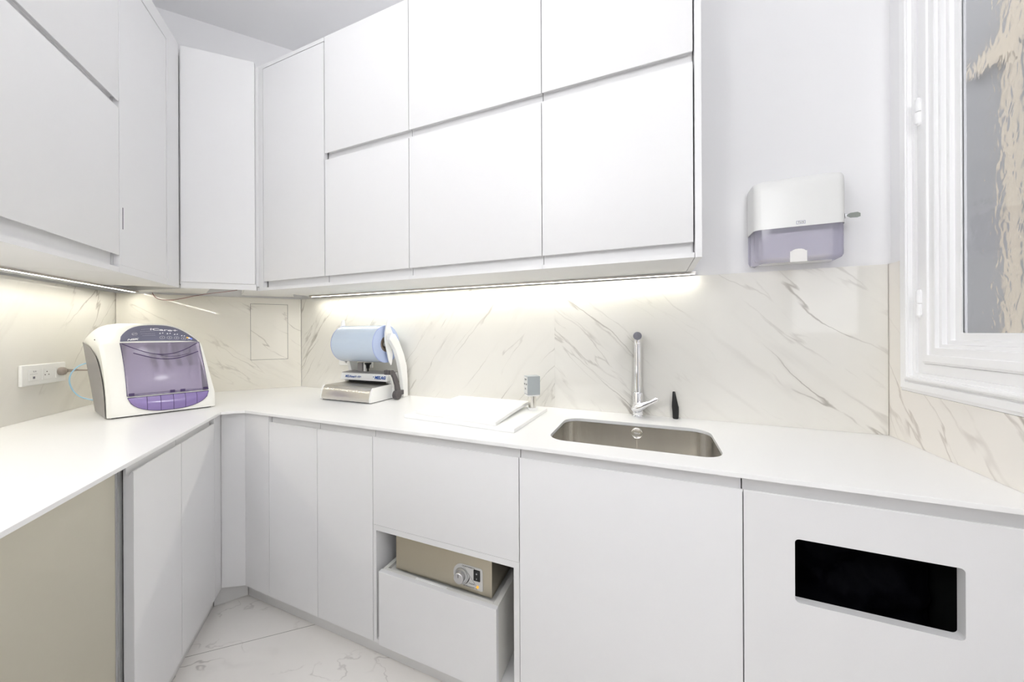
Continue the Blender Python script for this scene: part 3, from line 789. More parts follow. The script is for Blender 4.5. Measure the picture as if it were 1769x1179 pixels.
# ------------------------------------------------------------------ triple socket, plug
sp = FWL.loc(-2.457, .672)[0]
t = thing('wall_socket', 'white triple wall socket with a network port, on the left marble wall', 'socket', FWL.w(FWL.loc(-2.309, .521)[0], -.0115, 1.072), FWL.a)
w, h_ = .212, .086
o = MB().box(0, w, -.011, 0, 0, h_).build('plate', WPLAS, t, bevel=.004, seg=3)
for k in range(3):
    x = .030 + .060 * k + (.006 if k == 2 else 0)
    MB().box(x, x + .045, -.0125, -.011, .020, .066).build('module', WPLAS, t, bevel=.0008)
m0 = MB(); m0.box(.047, .056, -.0131, -.0125, .028, .037); m0.build('network_port', GREYINK, t)
m0 = MB(); m0.box(.034, .067, -.0131, -.0125, .047, .0476); m0.build('port_line', GREYINK, t)
text('C-5', .0085, GREYINK, t, basis((.055, -.0127, .057), (1, 0, 0), (0, 0, 1)), 'port_lettering')
b = MB()
for x, z in ((.112, .052), (.103, .039), (.121, .039)): b.lathe([(.0021, 0), (.0021, -.0006)], (x, -.0125, z), 'y', 12)
b.build('socket_holes', BLINK, t)
pc = FWL.w(FWL.loc(-2.309, .521)[0] + .179, -.0235, 1.072 + .046)
t = thing('power_plug', 'round taupe plug with its cable in the triple wall socket', 'plug', pc, FWL.a)
MB().lathe([(.0175, 0), (.0180, -.003), (.0175, -.010), (.0150, -.015), (.006, -.019), (0, -.019)], (0, -.0005, 0), 'y', 28).build('plug_body', CABLE, t, smooth=40)
def L2(pw):   # world to plug-local
    v = Vector((pw[0], pw[1])) - pc.xy; return (v.dot(FWL.d), v.dot(FWL.n), pw[2] - pc.z)
pts = []
cw = [(0, -.028, 0), (.018, -.034, .000), (.035, -.034, -.001)]
b = MB(); b.tube([(.008, -.014, .001), (.024, -.018, .0005), (.052, -.026, -.001)], [.009, .0065, .004], 12)
for k in range(6): b.tube([(.026 + .0045 * k, -.0188 - .001 * k, 0), (.028 + .0045 * k, -.0192 - .001 * k, 0)], .0062 - .0003 * k, 12)
b.build('strain_relief', CABLE, t, smooth=50)
P = [(.045, -.025, -.001), (.075, -.030, -.004), (.12, -.032, -.008), (.165, -.036, -.012)]
MB().tube(P, .0032, 10).build('cable', CABLE, t, smooth=60)
P = [(.168, -.040, -.04), (.160, -.040, -.075), (.150, -.040, -.105), (.136, -.042, -.135), (.126, -.048, -.158), (.128, -.060, -.172), (.142, -.075, -.1795), (.175, -.105, -.1825)]
MB().tube(curve(P), .0036, 10).build('cable_loop', CABLE, t, smooth=60)

# socket pair half hidden behind the sealing machine
for nm, x0, x1, z0, z1, lb in (('wall_socket', -1.785, -1.70, 1.085, 1.165, 'white wall socket on the back wall, left behind the sealing machine'),
                               ('wall_socket', -1.575, -1.515, 1.078, 1.16, 'white wall socket behind the black knob of the sealing machine')):
    t = thing(nm, lb, 'socket', (x0, wall_y((x0 + x1) / 2) - .0118, z0), math.radians(aB))
    MB().box(0, x1 - x0, -.009, 0, 0, z1 - z0).build('plate', WPLAS, t, bevel=.003)
    MB().box(.016, x1 - x0 - .016, -.0105, -.009, .018, z1 - z0 - .018).build('module', WPLAS, t, bevel=.0008)

# ------------------------------------------------------------------ tap
TX, TY = -.049, 1.5125
t = thing('kitchen_tap', 'tall chrome single-lever tap behind the sink', 'tap', (TX, TY, ZC), 0)
MB().lathe([(.0255, 0), (.0255, .004), (.0235, .0065), (.0205, .007), (.0205, .098), (.0195, .1005), (.0140, .1005)], seg=36).build('body', CHROME, t, smooth=35)
sd = Vector((-.049, -1.5, 0)).normalized() * 1.0; sd = Vector((.030, -1, 0)).normalized()
P = [(0, 0, .098), (0, 0, .20), (0, 0, .30), (0, 0, .318)]
for k in range(1, 7):
    a = math.radians(15 * k); P.append(tuple(Vector((0, 0, .318)) + sd * (.022 * (1 - math.cos(a))) + Vector((0, 0, .022 * math.sin(a)))))
P += [tuple(Vector((0, 0, .3395)) + sd * .06), tuple(Vector((0, 0, .3355)) + sd * .17)]
MB().tube(P, .0138, 24).build('spout', CHROME, t, smooth=50)
e = Vector((0, 0, .3352)) + sd * .171
MB().tube([e - sd * .012, e + sd * .0015], .0150, 28).build('spout_cap', mat('satin_chrome', (.50, .50, .54), rough=.25, metal=1.0, bump=.01), t, smooth=50)
q = e - sd * .018
MB().lathe([(.0105, 0), (.0105, -.022), (.009, -.024), (0, -.024)], (q.x, q.y, q.z - .008), 'z', 20).build('aerator', CHROME, t, smooth=40)
MB().tube([(-.004, -.010, .036), (-.003, -.026, .037), (.006, -.034, .043), (.026, -.037, .055), (.050, -.038, .068), (.071, -.038, .081), (.076, -.038, .0845)],
          [.017, .0235, .0225, .0150, .0105, .0110, .0085], 20, sq=(.8, 1.0)).build('lever', CHROME, t, smooth=60)

# black tapered stopper
t = thing('rubber_nozzle', 'small black tapered nozzle standing on worktop right of the tap', 'nozzle', (.0935, 1.522, ZC), 0)
MB().tube([(0, 0, 0), (0, 0, .004), (0, 0, .030), (-.001, 0, .046), (-.002, 0, .052), (-.0045, 0, .085), (-.006, 0, .107), (-.006, 0, .109)], [.0095, .0112, .0122, .0128, .0120, .0078, .0050, .0038], 20).build('body', BLACK, t, smooth=45)

# ------------------------------------------------------------------ white slab, tilted lid, box on a post
q = [Vector((-.944, 1.14)), Vector((-.439, 1.100)), Vector((-.425, 1.462)), Vector((-.925, 1.500))]
o = MB().prism_z([(p.x, p.y) for p in q], ZC + .0003, ZC + .0145).build('base_board', BOARD, bevel=.002)
tag(o, 'large white plastic board lying flat on the worktop beside the sink', 'board')
b = MB(); z0 = ZC + .0150
A = [Vector((-.905, 1.165, z0)), Vector((-.516, 1.116, z0)), Vector((-.505, 1.452, z0 + .014)), Vector((-.880, 1.478, z0 + .010))]
lo_, hi_ = [], []
b.bm.free(); b.bm = bmesh.new()
def lid(u, v, dz):
    p = (A[0] * (1 - u) + A[1] * u) * (1 - v) + (A[3] * (1 - u) + A[2] * u) * v
    return Vector((p.x, p.y, p.z + dz + .006 * math.sin(PI * v) * u * 0.5))
n = 10
g1 = b.grid(lambda u, v: lid(u, v, .0125), n, n); g0 = b.grid(lambda u, v: lid(u, v, 0), n, n)
for i in range(n):
    for (r0, r1) in ((g1[i][0], g1[i + 1][0]),): pass
    b.bm.faces.new((g1[i][0], g1[i + 1][0], g0[i + 1][0], g0[i][0])); b.bm.faces.new((g1[i][n], g1[i + 1][n], g0[i + 1][n], g0[i][n]))
    b.bm.faces.new((g1[0][i], g1[0][i + 1], g0[0][i + 1], g0[0][i])); b.bm.faces.new((g1[n][i], g1[n][i + 1], g0[n][i + 1], g0[n][i]))
o = b.build('lid_board', BOARD, smooth=35)
tag(o, 'white plastic lid lying slightly raised at its rear on the flat board', 'board')
bxp = Vector((-.478, 1.412))
na = math.atan2(-.783, .626) + PI / 2    # box x axis runs along its wide face
t = thing('sensor_box', 'small grey box on a short steel post at the back corner of the white board', 'device', (bxp.x, bxp.y, ZC + .0148), na)
MB().box(-.020, .020, -.014, .014, 0, .009).build('foot', BOARD, t, bevel=.001)
MB().lathe([(.0165, .009), (.0165, .060)], (0, 0, 0), 'z', 28).build('post', STEEL, t, smooth=40)
MB().box(-.026, .026, -.020, .020, .060, .066).build('tray', WPLAS, t, bevel=.001)
MB().box(-.0285, .0285, -.023, .023, .0665, .1465).build('case', GREYP, t, bevel=.0012)
MB().box(-.0300, -.0286, -.021, .021, .071, .143).build('front_label', mat('pale_label', lin((215, 216, 214)), rough=.5, bump=.02), t)
mt = basis((-.0301, .001, .110), (0, -1, 0), (0, 0, 1))
for k, s in enumerate(('TEMP', 'ON  OFF', 'SET')):
    text(s, .0105, BLINK, t, basis((-.0301, .001, .131 - .020 * k), (0, -1, 0), (0, 0, 1)), 'label_lettering')
MB().tube([(.0286, .004, .108), (.034, .004, .108)], .0035, 12).build('side_button', BLACK, t)

# ------------------------------------------------------------------ sealing machine
MX, MY = -1.625, 1.297
t = thing('sealing_machine', 'white and steel pouch sealing machine with a blue film roll holder', 'machine', (MX, MY, ZC), 0)
w = .348
def body_prof(x): return None
pf = [(0.000, .004), (-.001, .020), (.006, .050), (.016, .070), (.022, .0745), (.060, .0765), (.135, .0775), (.24, .0775), (.24, .004)]
MB().extrude([(w - .012, y, z) for y, z in pf], (.012, 0, 0)).build('side_panel', WPLAS, t, bevel=.001)
MB().extrude([(0, y, z) for y, z in pf], (.010, 0, 0)).build('side_panel', WPLAS, t, bevel=.001)
fr_ = [(0.0005, .005), (-.0005, .020), (.0065, .050), (.0160, .0695), (.0215, .0735), (.024, .0738), (.024, .005)]
MB().extrude([(.0102, y, z) for y, z in fr_], (w - .0224, 0, 0)).build('front_cover', STEEL, t, smooth=30)
MB().box(.0102, w - .0122, .0242, .238, .004, .0765).build('work_table', brushed('table_steel', lin((200, 196, 188)), .35, (90, 2, 2), .1), t)
MB().box(.01, w - .01, .008, .23, 0, .0038).build('rubber_feet', BLACK, t)
# sealing head
hd = [(.118, .094), (.126, .128), (.134, .131), (.205, .136), (.215, .120), (.215, .079), (.150, .079), (.146, .094)]
MB().extrude([(.012, y, z) for y, z in hd], (w - .022, 0, 0)).build('sealing_head', WPLAS, t, bevel=.0015)
MB().extrude([(.010, .132, .1315), (.010, .205, .1365), (.010, .206, .1380), (.010, .131, .1330)], (w - .02, 0, 0)).build('head_top', GPLAS, t)
MB().box(.045, w - .038, .1455, .1475, .0795, .0885).build('sealing_slot', BLACK, t)
b = MB()
for k in range(38): b.box(.048 + .0069 * k, .0505 + .0069 * k, .1440, .1454, .080, .0835)
b.build('guide_comb', DGREY, t)
hy = Vector((0, .008, .034)).normalized()
text('MELAseal', .0175, BLUEINK, t, basis((.083, .1188, .1125), (1, 0, 0), hy), 'head_lettering', shear=.2, bold=.0002)
text('\u00ae 100+', .0145, BLUEINK, t, basis((.142, .1188, .1125), (1, 0, 0), hy), 'head_lettering', shear=.2)
text('MELAG', .0230, BLUEINK, t, basis((.296, .1188, .1125), (1, 0, 0), hy), 'head_lettering', bold=.0008, shear=.1)
text('\u00b7', .03, BLUEINK, t, basis((.251, .1188, .1145), (1, 0, 0), hy), 'head_lettering', bold=.001)
# right roll-holder arm (plane x = .372..)
def yz(pts): return [(y - MY, z - ZC) for y, z in pts]
arm_o = [(1.410, 1.282), (1.438, 1.275), (1.469, 1.237), (1.506, 1.167), (1.529, 1.102), (1.5365, 1.030), (1.538, .932)]
arm_i = [(1.500, .932), (1.497, 1.000), (1.488, 1.049), (1.468, 1.129), (1.442, 1.192), (1.412, 1.232), (1.395, 1.25)]
for xx, nm in ((w + .008, 'roll_arm'), (-.002, 'roll_arm')):
    pts = yz(arm_o + arm_i)
    MB().extrude([(xx, y, z) for y, z in pts], (.024, 0, 0)).build(nm, WPLAS, t, bevel=.003)
MB().box(w - .006, w + .012, .150, .236, .004, .060).build('arm_bracket', WPLAS, t, bevel=.003)
MB().extrude([(w + .0005, .150, .060), (w + .0005, .128, .125), (w + .0005, .150, .128), (w + .0005, .200, .070), (w + .0005, .200, .050)], (.008, 0, 0)).build('head_side_plate', WPLAS, t, bevel=.002)
blade = [(1.419, 1.357), (1.434, 1.357), (1.440, 1.315), (1.460, 1.275), (1.452, 1.238), (1.448, 1.207), (1.458, 1.169), (1.450, 1.122), (1.444, 1.110), (1.430, 1.128), (1.408, 1.208), (1.400, 1.239), (1.400, 1.284)]
for xx in (.339, .018):
    MB().extrude([(xx, y, z) for y, z in yz(blade)], (.008, 0, 0)).build('roll_end_holder', WPLAS, t, bevel=.002)
MB().tube([(.347, 1.430 - MY, 1.230 - ZC), (w + .010, 1.425 - MY, 1.245 - ZC)], .010, 16).build('holder_pin', WPLAS, t, smooth=40)
MB().tube([(.030, 1.430 - MY, 1.222 - ZC), (.338, 1.430 - MY, 1.222 - ZC)], .012, 16).build('roll_axle', WPLAS, t, smooth=40)
# lever
lev = [(1.377, 1.089), (1.405, 1.090), (1.418, 1.078), (1.437, 1.045), (1.452, 1.005), (1.464, .968), (1.470, .952), (1.440, .945), (1.428, .962), (1.424, 1.005), (1.408, 1.048), (1.396, 1.066), (1.377, 1.068)]
MB().extrude([(w + .034, y, z) for y, z in yz(lev)], (.014, 0, 0)).build('lever', DGREY, t, bevel=.002)
MB().lathe([(.0235, w + .030), (.0245, w + .033), (.0245, w + .052), (.021, w + .055), (0, w + .055)], (0, 1.437 - MY, .957 - ZC), 'x', 28).build('lever_hub', DGREY, t, smooth=40)
MB().box(w + .034, w + .050, 1.452 - MY, 1.482 - MY, .953 - ZC, .977 - ZC).build('lever_lug', DGREY, t, bevel=.002)
MB().box(w + .014, w + .040, 1.372 - MY, 1.392 - MY, 1.068 - ZC, 1.092 - ZC).build('lever_grip', DGREY, t, bevel=.003)
# supports below the roll
MB().box(.078, .112, .175, .195, .128, .185).build('support_column', GPLAS, t, bevel=.003)
MB().box(.118, .135, .178, .196, .132, .185).build('support_column', WPLAS, t, bevel=.003)
MB().lathe([(.0045, .132), (.005, .150), (.0085, .153), (.010, .170), (.018, .178), (.018, .184), (0, .184)], (.154, .178, 0), 'z', 20).build('tension_knob', BLACK, t, smooth=40)
# film roll (a thing it carries)
t = thing('film_roll', 'thick roll of pale blue sterilisation film on the sealing machine', 'roll', (MX + .0375, 1.430, 1.224), 0)
RL, RR, RC = .290, .0985, .042
b = MB()
b.lathe([(RC, .0015), (RR - .0012, .0015), (RR, .0028), (RR, RL - .0028), (RR - .0012, RL - .0015), (RC, RL - .0015), (RC, .0015)], (0, 0, 0), 'x', 64); b.build('film', PALEBLUE, t, smooth=40)
for x0, x1 in ((-.0002, .0012), (RL - .0012, RL + .0002)):
    b = MB(); b.lathe([(RC, x0), (RR - .0006, x0), (RR - .0006, x1), (RC, x1), (RC, x0)], (0, 0, 0), 'x', 64)
    b.build('wound_edge', BLUEEND, t, smooth=40)
for x0, x1 in ((-.0004, .0026), (RL - .0026, RL + .0004)):
    b = MB(); b.lathe([(RR - .0022, x0), (RR + .0006, x0 + .0008), (RR + .0006, x1 - .0008), (RR - .0022, x1), (RR - .0022, x0)], (0, 0, 0), 'x', 64); b.build('film_rim', mat('lavender_blue_rim', lin((150, 162, 214)), rough=.4, bump=.02), t, smooth=40)
MB().lathe([(0, RL - .012), (.0338, RL - .012), (.0338, RL - .010), (0, RL - .010)], (0, 0, 0), 'x', 32).build('core_plug', CARD, t)
MB().lathe([(.034, -.003), (RC, -.003), (RC, RL + .003), (.034, RL + .003), (.034, -.003)], (0, 0, 0), 'x', 40).build('core', CARD, t, smooth=40)

# ------------------------------------------------------------------ handpiece care unit
AO = Vector((-2.048, .669)); AU = Vector((.352, .936)); AW = Vector((-.936, .352))
t = thing('care_unit', 'white countertop care unit with a lilac see-through door and curved grey side', 'machine', (AO.x, AO.y, ZC), math.atan2(AU.y, AU.x))
# local axes: x = u (along front), y = w (depth, since the frame is right-handed)
prof = [(.000, .006), (.001, .020), (.006, .050), (.014, .085), (.030, .150), (.050, .215), (.078, .280), (.094, .310), (.112, .338), (.135, .365), (.165, .387), (.205, .398), (.25, .400), (.275, .392), (.292, .370), (.300, .330), (.300, .20), (.298, .10), (.290, .006)]
def cr(p, q, r, s_, u):
    return tuple(.5 * ((2 * q[i]) + (-p[i] + r[i]) * u + (2 * p[i] - 5 * q[i] + 4 * r[i] - s_[i]) * u * u + (-p[i] + 3 * q[i] - 3 * r[i] + s_[i]) * u ** 3) for i in range(2))
fine = []
for i in range(len(prof) - 1):
    P_ = [prof[max(i - 1, 0)], prof[i], prof[i + 1], prof[min(i + 2, len(prof) - 1)]]
    for k in range(4): fine.append(cr(*P_, k / 4))
fine.append(prof[-1])
def uL(y, z): return -.16 * y - .40 * y * min(z, .33)
def uR(y, z): return .334 - .042 * max(0, min(1, (z - .07) / .24))
def shell_pt(a, y, z, out=0.0):
    """a in -1..1 across; y depth, z height of the profile"""
    aa = abs(a)
    if z > .31: z = .31 + (z - .31) * (1 - .90 * aa ** (3.0 + (3.0 * min(1, max(0, y - .13) / .08) if a < 0 else 0)))
    e = max(0, (aa - .92) / .08); sc_ = 1 - .045 * (1 - math.sqrt(max(0, 1 - e * e)))
    yc, zc_ = .16, .10
    y2 = yc + (y - yc) * sc_; z2 = z if z < .02 else zc_ + (z - zc_) * sc_ if z > zc_ else z
    c = (a + 1) / 2
    return Vector((uL(y2, z2) * (1 - c) + uR(y2, z2) * c, y2, z2))
NA = 48
avals = [-1 + 2 * i / NA for i in range(NA + 1)]
def door_lo_a(z): return None
b = MB()
grid = [[b.bm.verts.new(shell_pt(a, y, z)) for (y, z) in fine] for a in avals]
a0, a1 = -.64, .88
def in_open(i, j):
    ac = (avals[i] + avals[i + 1]) / 2; yc = (fine[j][0] + fine[j + 1][0]) / 2; zc_ = (fine[j][1] + fine[j + 1][1]) / 2
    return j < 40 and a0 < ac < a1 and .085 < zc_ < .308 and yc < .12
faces_open = []
for i in range(NA):
    for j in range(len(fine) - 1):
        if in_open(i, j): continue
        b.bm.faces.new((grid[i][j], grid[i + 1][j], grid[i + 1][j + 1], grid[i][j + 1]))
for col in (grid[0], grid[-1]): b.bm.faces.new(col)
b.bm.faces.new([grid[i][0] for i in range(NA + 1)] + [grid[i][-1] for i in range(NA, -1, -1)])
shell = b.build('shell', IVORY, t, smooth=38)
# chamber behind the door
b = MB()
def cu(a, z, y): return (uL(y, z) * (1 - (a + 1) / 2) + uR(y, z) * (a + 1) / 2)
bx0, bx1 = cu(a0, .2, .05) + .004, cu(a1, .2, .05) - .002
vf = [(bx0, .022, .083), (bx1, .020, .083), (bx1 - .004, .100, .312), (bx0, .100, .312)]
vb = [(bx0 + .01, .19, .083), (bx1 - .01, .19, .083), (bx1 - .016, .19, .312), (bx0 + .01, .19, .312)]
F_ = [b.bm.verts.new(v) for v in vf]; B_ = [b.bm.verts.new(v) for v in vb]
b.bm.faces.new(B_)
for i in range(4): b.bm.faces.new((F_[i], F_[(i + 1) % 4], B_[(i + 1) % 4], B_[i]))
b.build('chamber', mat('lilac_white_lining', lin((232, 228, 236)), rough=.4, bump=.02), t)
for k, x in enumerate((.125, .165, .205, .245)):
    b = MB(); b.tube([(x, .15, .300), (x, .125, .270), (x + .008, .108, .230), (x + .016, .100, .200)], [.015, .013, .010, .008], 12)
    b.build('nozzle', DGREY, t, smooth=50)
# control film
def interp(zq, front=True):
    for (y0, z0), (y1, z1) in zip(fine, fine[1:]):
        if z0 <= zq <= z1: f = (zq - z0) / (z1 - z0 + 1e-9); return (y0 + (y1 - y0) * f, zq)
    return fine[40]
zs = [.3185 + (.392 - .3185) * k / 20 for k in range(21)]
def film(u, v, off):
    a = -.62 + 1.555 * u
    hh = max(0.0, 1 - abs(2 * u - 1) ** 2.6) ** .50
    zz_ = .3185 + (.3915 - .3185) * v * hh
    y, z = interp(zz_)
    p = shell_pt(a, y, z) ; q1 = shell_pt(a, *interp(min(zz_ + .004, .3955))); q0 = shell_pt(a + .02, y, z)
    nrm = (q0 - p).cross(q1 - p).normalized()
    if nrm.y > 0: nrm = -nrm
    return p + nrm * off
b = MB(); b.grid(lambda u, v: film(u, v, .0015), 40, 14); b.build('control_panel', PANEL, t, smooth=60)
cpan = t.children[-1]
def film_basis(u, v):
    p = film(u, v, .0026); dx = film(min(u + .02, 1), v, .0026) - film(max(u - .02, 0), v, .0026); dy = film(u, min(v + .05, 1), .0026) - film(u, max(v - .05, 0), .0026)
    return basis(p, dx, dy)
text('iCare+', .0205, INK, cpan, film_basis(.56, .68), 'panel_lettering', sx=1.6, bold=.0004)
text('NSK', .0115, INK, cpan, film_basis(.15, .13), 'panel_lettering', sx=1.5, bold=.0005, shear=.3)
b = MB()
def dot(b, u, v, r, n=16, ring=0.0):
    M_ = film_basis(u, v)
    if ring:
        for k in range(n):
            q_ = [M_ @ Vector((rr * math.cos(2 * PI * kk / n), rr * math.sin(2 * PI * kk / n), 0)) for rr, kk in ((r, k), (r, k + 1), (r - ring, k + 1), (r - ring, k))]
            b.bm.faces.new([b.bm.verts.new(p) for p in q_])
    else: b.bm.faces.new([b.bm.verts.new(M_ @ Vector((r * math.cos(2 * PI * k / n), r * math.sin(2 * PI * k / n), 0))) for k in range(n)])
for k in range(4): dot(b, .52 + .094 * k, .20, .0085, 20, .0008)
dot(b, .885, .20, .0075, 20, .0007)
for k in range(4):
    M_ = film_basis(.505 + .094 * k, .46)
    b.bm.faces.new([b.bm.verts.new(M_ @ Vector(p)) for p in ((-.004, -.004, 0), (.001, -.004, 0), (.001, .002, 0), (-.002, .004, 0))])
    b.bm.faces.new([b.bm.verts.new(M_ @ Vector(p)) for p in ((.006, -.002, 0), (.010, .001, 0), (.009, .006, 0), (.005, .003, 0))])
for v, u0_, u1_ in ((.74, .28, .44), (.60, .26, .44), (.46, .26, .44), (.34, .28, .44)):
    n_ = 8
    for k in range(n_):
        ua, ub = u0_ + (u1_ - u0_) * k / n_, u0_ + (u1_ - u0_) * (k + .8) / n_
        p = film(ua, v, .0026); q_ = film(ub, v, .0026); d_ = Vector((0, .0003, .0005))
        b.bm.faces.new([b.bm.verts.new(x) for x in (p, q_, q_ + d_, p + d_)])
dot(b, .19, .52, .0085, 24, .0007)
b.build('panel_symbols', INK, cpan)
for k in range(4): text(str(k + 1), .009, INK, cpan, film_basis(.52 + .094 * k, .20), 'key_number')
text('START', .0048, INK, cpan, film_basis(.19, .52), 'panel_lettering')
for u_, m_ in ((.857, AMBER), (.880, WHITEL), (.905, BLUEL)):
    b = MB(); dot(b, u_, .40, .0042); b.build('indicator', m_, cpan)
# door
def doorp(u, v, off):
    z = .087 + (.3095 - .087) * v
    y, z = interp(z)
    al, ar = -.66 + .03 * v, .876 + .075 * v
    a = al + (ar - al) * u
    p = shell_pt(a, y, z); q1 = shell_pt(a, *interp(z + .003)); nrm = (Vector((1, 0, 0))).cross(q1 - p).normalized()
    if nrm.y > 0: nrm = -nrm
    return p + nrm * (off + .008 * math.sin(PI * u) ** .7 * math.sin(PI * min(1, v * 1.0)) ** .7)
b = MB(); b.grid(lambda u, v: doorp(u, v, .003), 28, 28); dr = b.build('door', LILAC, t, smooth=60)
def crescent(v0, dip, off, r, u0_=.03, u1_=.97, m_=DPURP, nm='grip_line'):
    P_ = [doorp(u0_ + (u1_ - u0_) * k / 24, v0 - dip * math.sin(PI * k / 24), off) for k in range(25)]
    MB().tube(P_, r, 6).build(nm, m_, dr)
crescent(.985, .235, .0042, .0014, .02, .98)
crescent(.80, .145, .0042, .0016, .13, .96)
crescent(.76, .055, .0042, .0008, .40, .82)
b = MB()
for k in (.0, 1.0): b.tube([doorp(k, v / 20, .0035) for v in range(21)], .0011, 6)
b.tube([doorp(u / 20, 0.0, .0035) for u in range(21)], .0010, 6); b.tube([doorp(u / 20, 1.0, .0035) for u in range(21)], .0007, 6)
b.tube([doorp(u / 20, 0.025, .0040) for u in range(21)], .0009, 6)
b.build('door_edge', DPURP, dr)
for u_ in (.05, .53, .66, .96):
    p = doorp(u_, .01, .004); MB().box(p.x - .008, p.x + .008, p.y - .004, p.y + .004, p.z - .003, p.z + .009).build('hinge_clip', DPURP, dr, bevel=.001)
# drip tray
def trayp(u, v, off=0.0):
    hgt = max(0.0, 1 - abs(2 * u - 1) ** 2.6) ** .55
    z = .0805 - v * .066 * hgt
    y, z = interp(z)
    a = -.655 + 1.53 * u
    p = shell_pt(a, y, z); return p + Vector((0, -.003 - off - .010 * math.sin(PI * min(1, v * .9 + .1)) * hgt, 0))
b = MB(); b.grid(lambda u, v: trayp(u, v), 36, 10); tr = b.build('drip_tray', PURPLE, t, smooth=60)
b = MB()
for u_ in (.215, .375, .53, .68, .83): b.tube([trayp(u_, v / 8, .0005) for v in range(9)], .0009, 5)
b.tube([trayp(u / 30, 0, .0005) for u in range(31)], .0013, 5); b.tube([trayp(u / 30, 1, 0) for u in range(31)], .0012, 5)
b.build('tray_rib', DPURP, tr)
# grey side insert: hugs the left cheek behind a curved front edge
b = MB()
edge = [(.012, .004), (.020, .06), (.040, .13), (.075, .20), (.125, .26), (.19, .298), (.262, .316)]
def sidep(z, y): 
    c = shell_pt(-1, max(y, .012), z); return Vector((uL(y, z) - .003, y, z))
rows = 28
vs = []
def edge_y(z):
    for (ya, za), (yb_, zb) in zip(edge, edge[1:]):
        if za <= z <= zb: return ya + (yb_ - ya) * (z - za) / (zb - za)
    return edge[-1][0]
for r in range(rows + 1):
    z = .004 + (.316 - .004) * r / rows; y0_ = edge_y(z) + .006; y1_ = .262 + .026 * (r / rows) ** .5
    y1_ = .10 + (.292 - .10) * (r / rows) ** .8 if False else .275
    vs.append([b.bm.verts.new(sidep(z, y0_ + (max(y1_, y0_ + .004) - y0_) * k / 8)) for k in range(9)])
for r in range(rows):
    for k in range(8): b.bm.faces.new((vs[r][k], vs[r + 1][k], vs[r + 1][k + 1], vs[r][k + 1]))
b.build('side_insert', mat('satin_grey_side', lin((150, 146, 146)), rough=.35, bump=.02), t, smooth=50)
MB().box(.01, .32, .02, .27, 0, .0055).build('base_feet', BLACK, t)
b = MB(); zq = .345; yq = .165
pm = shell_pt(-.93, yq, .36); b.tube([pm + Vector((-.002, -.010, -.006)), pm + Vector((-.004, 0, 0)), pm + Vector((-.003, .012, .003))], [.0008, .0028, .0008], 8); b.build('side_mark', BLINK, t)
# blue air tube behind the unit
def aw(x, y, z): v = AO + AU * x + AW * y; return (v.x, v.y, z)
o = MB().tube(curve([aw(-.05, .306, 1.152), aw(-.075, .318, 1.150), aw(-.100, .325, 1.135), aw(-.118, .328, 1.105), aw(-.122, .328, 1.07), aw(-.112, .326, 1.03), aw(-.092, .322, 1.00), aw(-.065, .315, .985), aw(-.045, .306, .978)]), .0026, 10).build('air_tube', TUBE, smooth=60)
tag(o, 'coiled pale blue air tube behind the white care unit', 'tube')

# ------------------------------------------------------------------ towel dispenser
DX0, DX1 = .345, .598
yw = wall_y(.47) - .0004
t = thing('towel_dispenser', 'white wall-hung paper towel dispenser with a lilac see-through lower part', 'dispenser', (DX0, yw, 1.520), math.radians(aB))
w, H_, D_ = DX1 - DX0, .300, .098
def disp(z0, z1, inset, lift=0.0):
    b = MB(); n = 14
    rows_ = []
    NZ = 14
    for j in range(NZ + 1):
        z = z0 + (z1 - z0) * j / NZ
        # front depth by height: rounded shoulder on top and a slight one below
        d = D_ - inset
        k = (z - (H_ - .045)) / .045
        if k > 0: d = D_ - inset - .040 * (1 - math.sqrt(max(0, 1 - min(k, 1) ** 2)))
        k2 = (.018 - z) / .018
        if k2 > 0: d -= .010 * (1 - math.sqrt(max(0, 1 - min(k2, 1) ** 2)))
        side = 0
        for kk, rr in (((z - (H_ - .022)) / .022, .020), ((.022 - z) / .022, .020)):
            if kk > 0: side = rr * (1 - math.sqrt(max(0, 1 - min(kk, 1) ** 2)))
        r = .022; xs0, xs1 = inset + side, w - inset - side; ring = [(xs0, 0)]
        for q in range(9):
            a = math.radians(180 + 90 * q / 8); ring.append((xs0 + r + r * math.cos(a), -(d - r) + r * math.sin(a)))
        for q in range(9):
            a = math.radians(270 + 90 * q / 8); ring.append((xs1 - r + r * math.cos(a), -(d - r) + r * math.sin(a)))
        ring.append((xs1, 0))
        bow = lambda x: lift * (1 - abs(2 * (x / w) - 1) ** 2.5) if lift and j == 0 else 0
        rows_.append([b.bm.verts.new((x, y, z + bow(x))) for x, y in ring])
    for j in range(NZ):
        for k in range(len(rows_[0]) - 1): b.bm.faces.new((rows_[j][k], rows_[j][k + 1], rows_[j + 1][k + 1], rows_[j + 1][k]))
    return b, rows_
b, rr = disp(.118, H_, 0); b.bm.faces.new(rr[-1]); b.build('cover', WPLAS, t, smooth=50)
b, rr = disp(.0, .1195, .0015); b.build('lower_cover', LILAC2, t, smooth=50)
b = MB(); b.box(.008, w - .008, -.012, -.001, .005, .26); b.build('back_plate', WPLAS, t)
b = MB()
for k in range(9): b.box(.030 + .0006 * (k % 2), w - .030, -.080, -.016, .020 + .0095 * k, .0288 + .0095 * k)
b.build('paper_stack', PAPER, t)
b = MB(); pts = [(w * .5 - .024, -.002), (w * .5 + .022, -.002), (w * .5 + .022, .034)]
for k in range(7):
    a = math.radians(20 + 140 * k / 6); pts.append((w * .5 - .001 + .020 * math.cos(a), .032 + .010 * math.sin(a)))
pts.append((w * .5 - .024, .034))
b.extrude([(x, -D_ - .0005, z) for x, z in pts], (0, .0035, 0)); b.build('towel_end', PAPER, t)
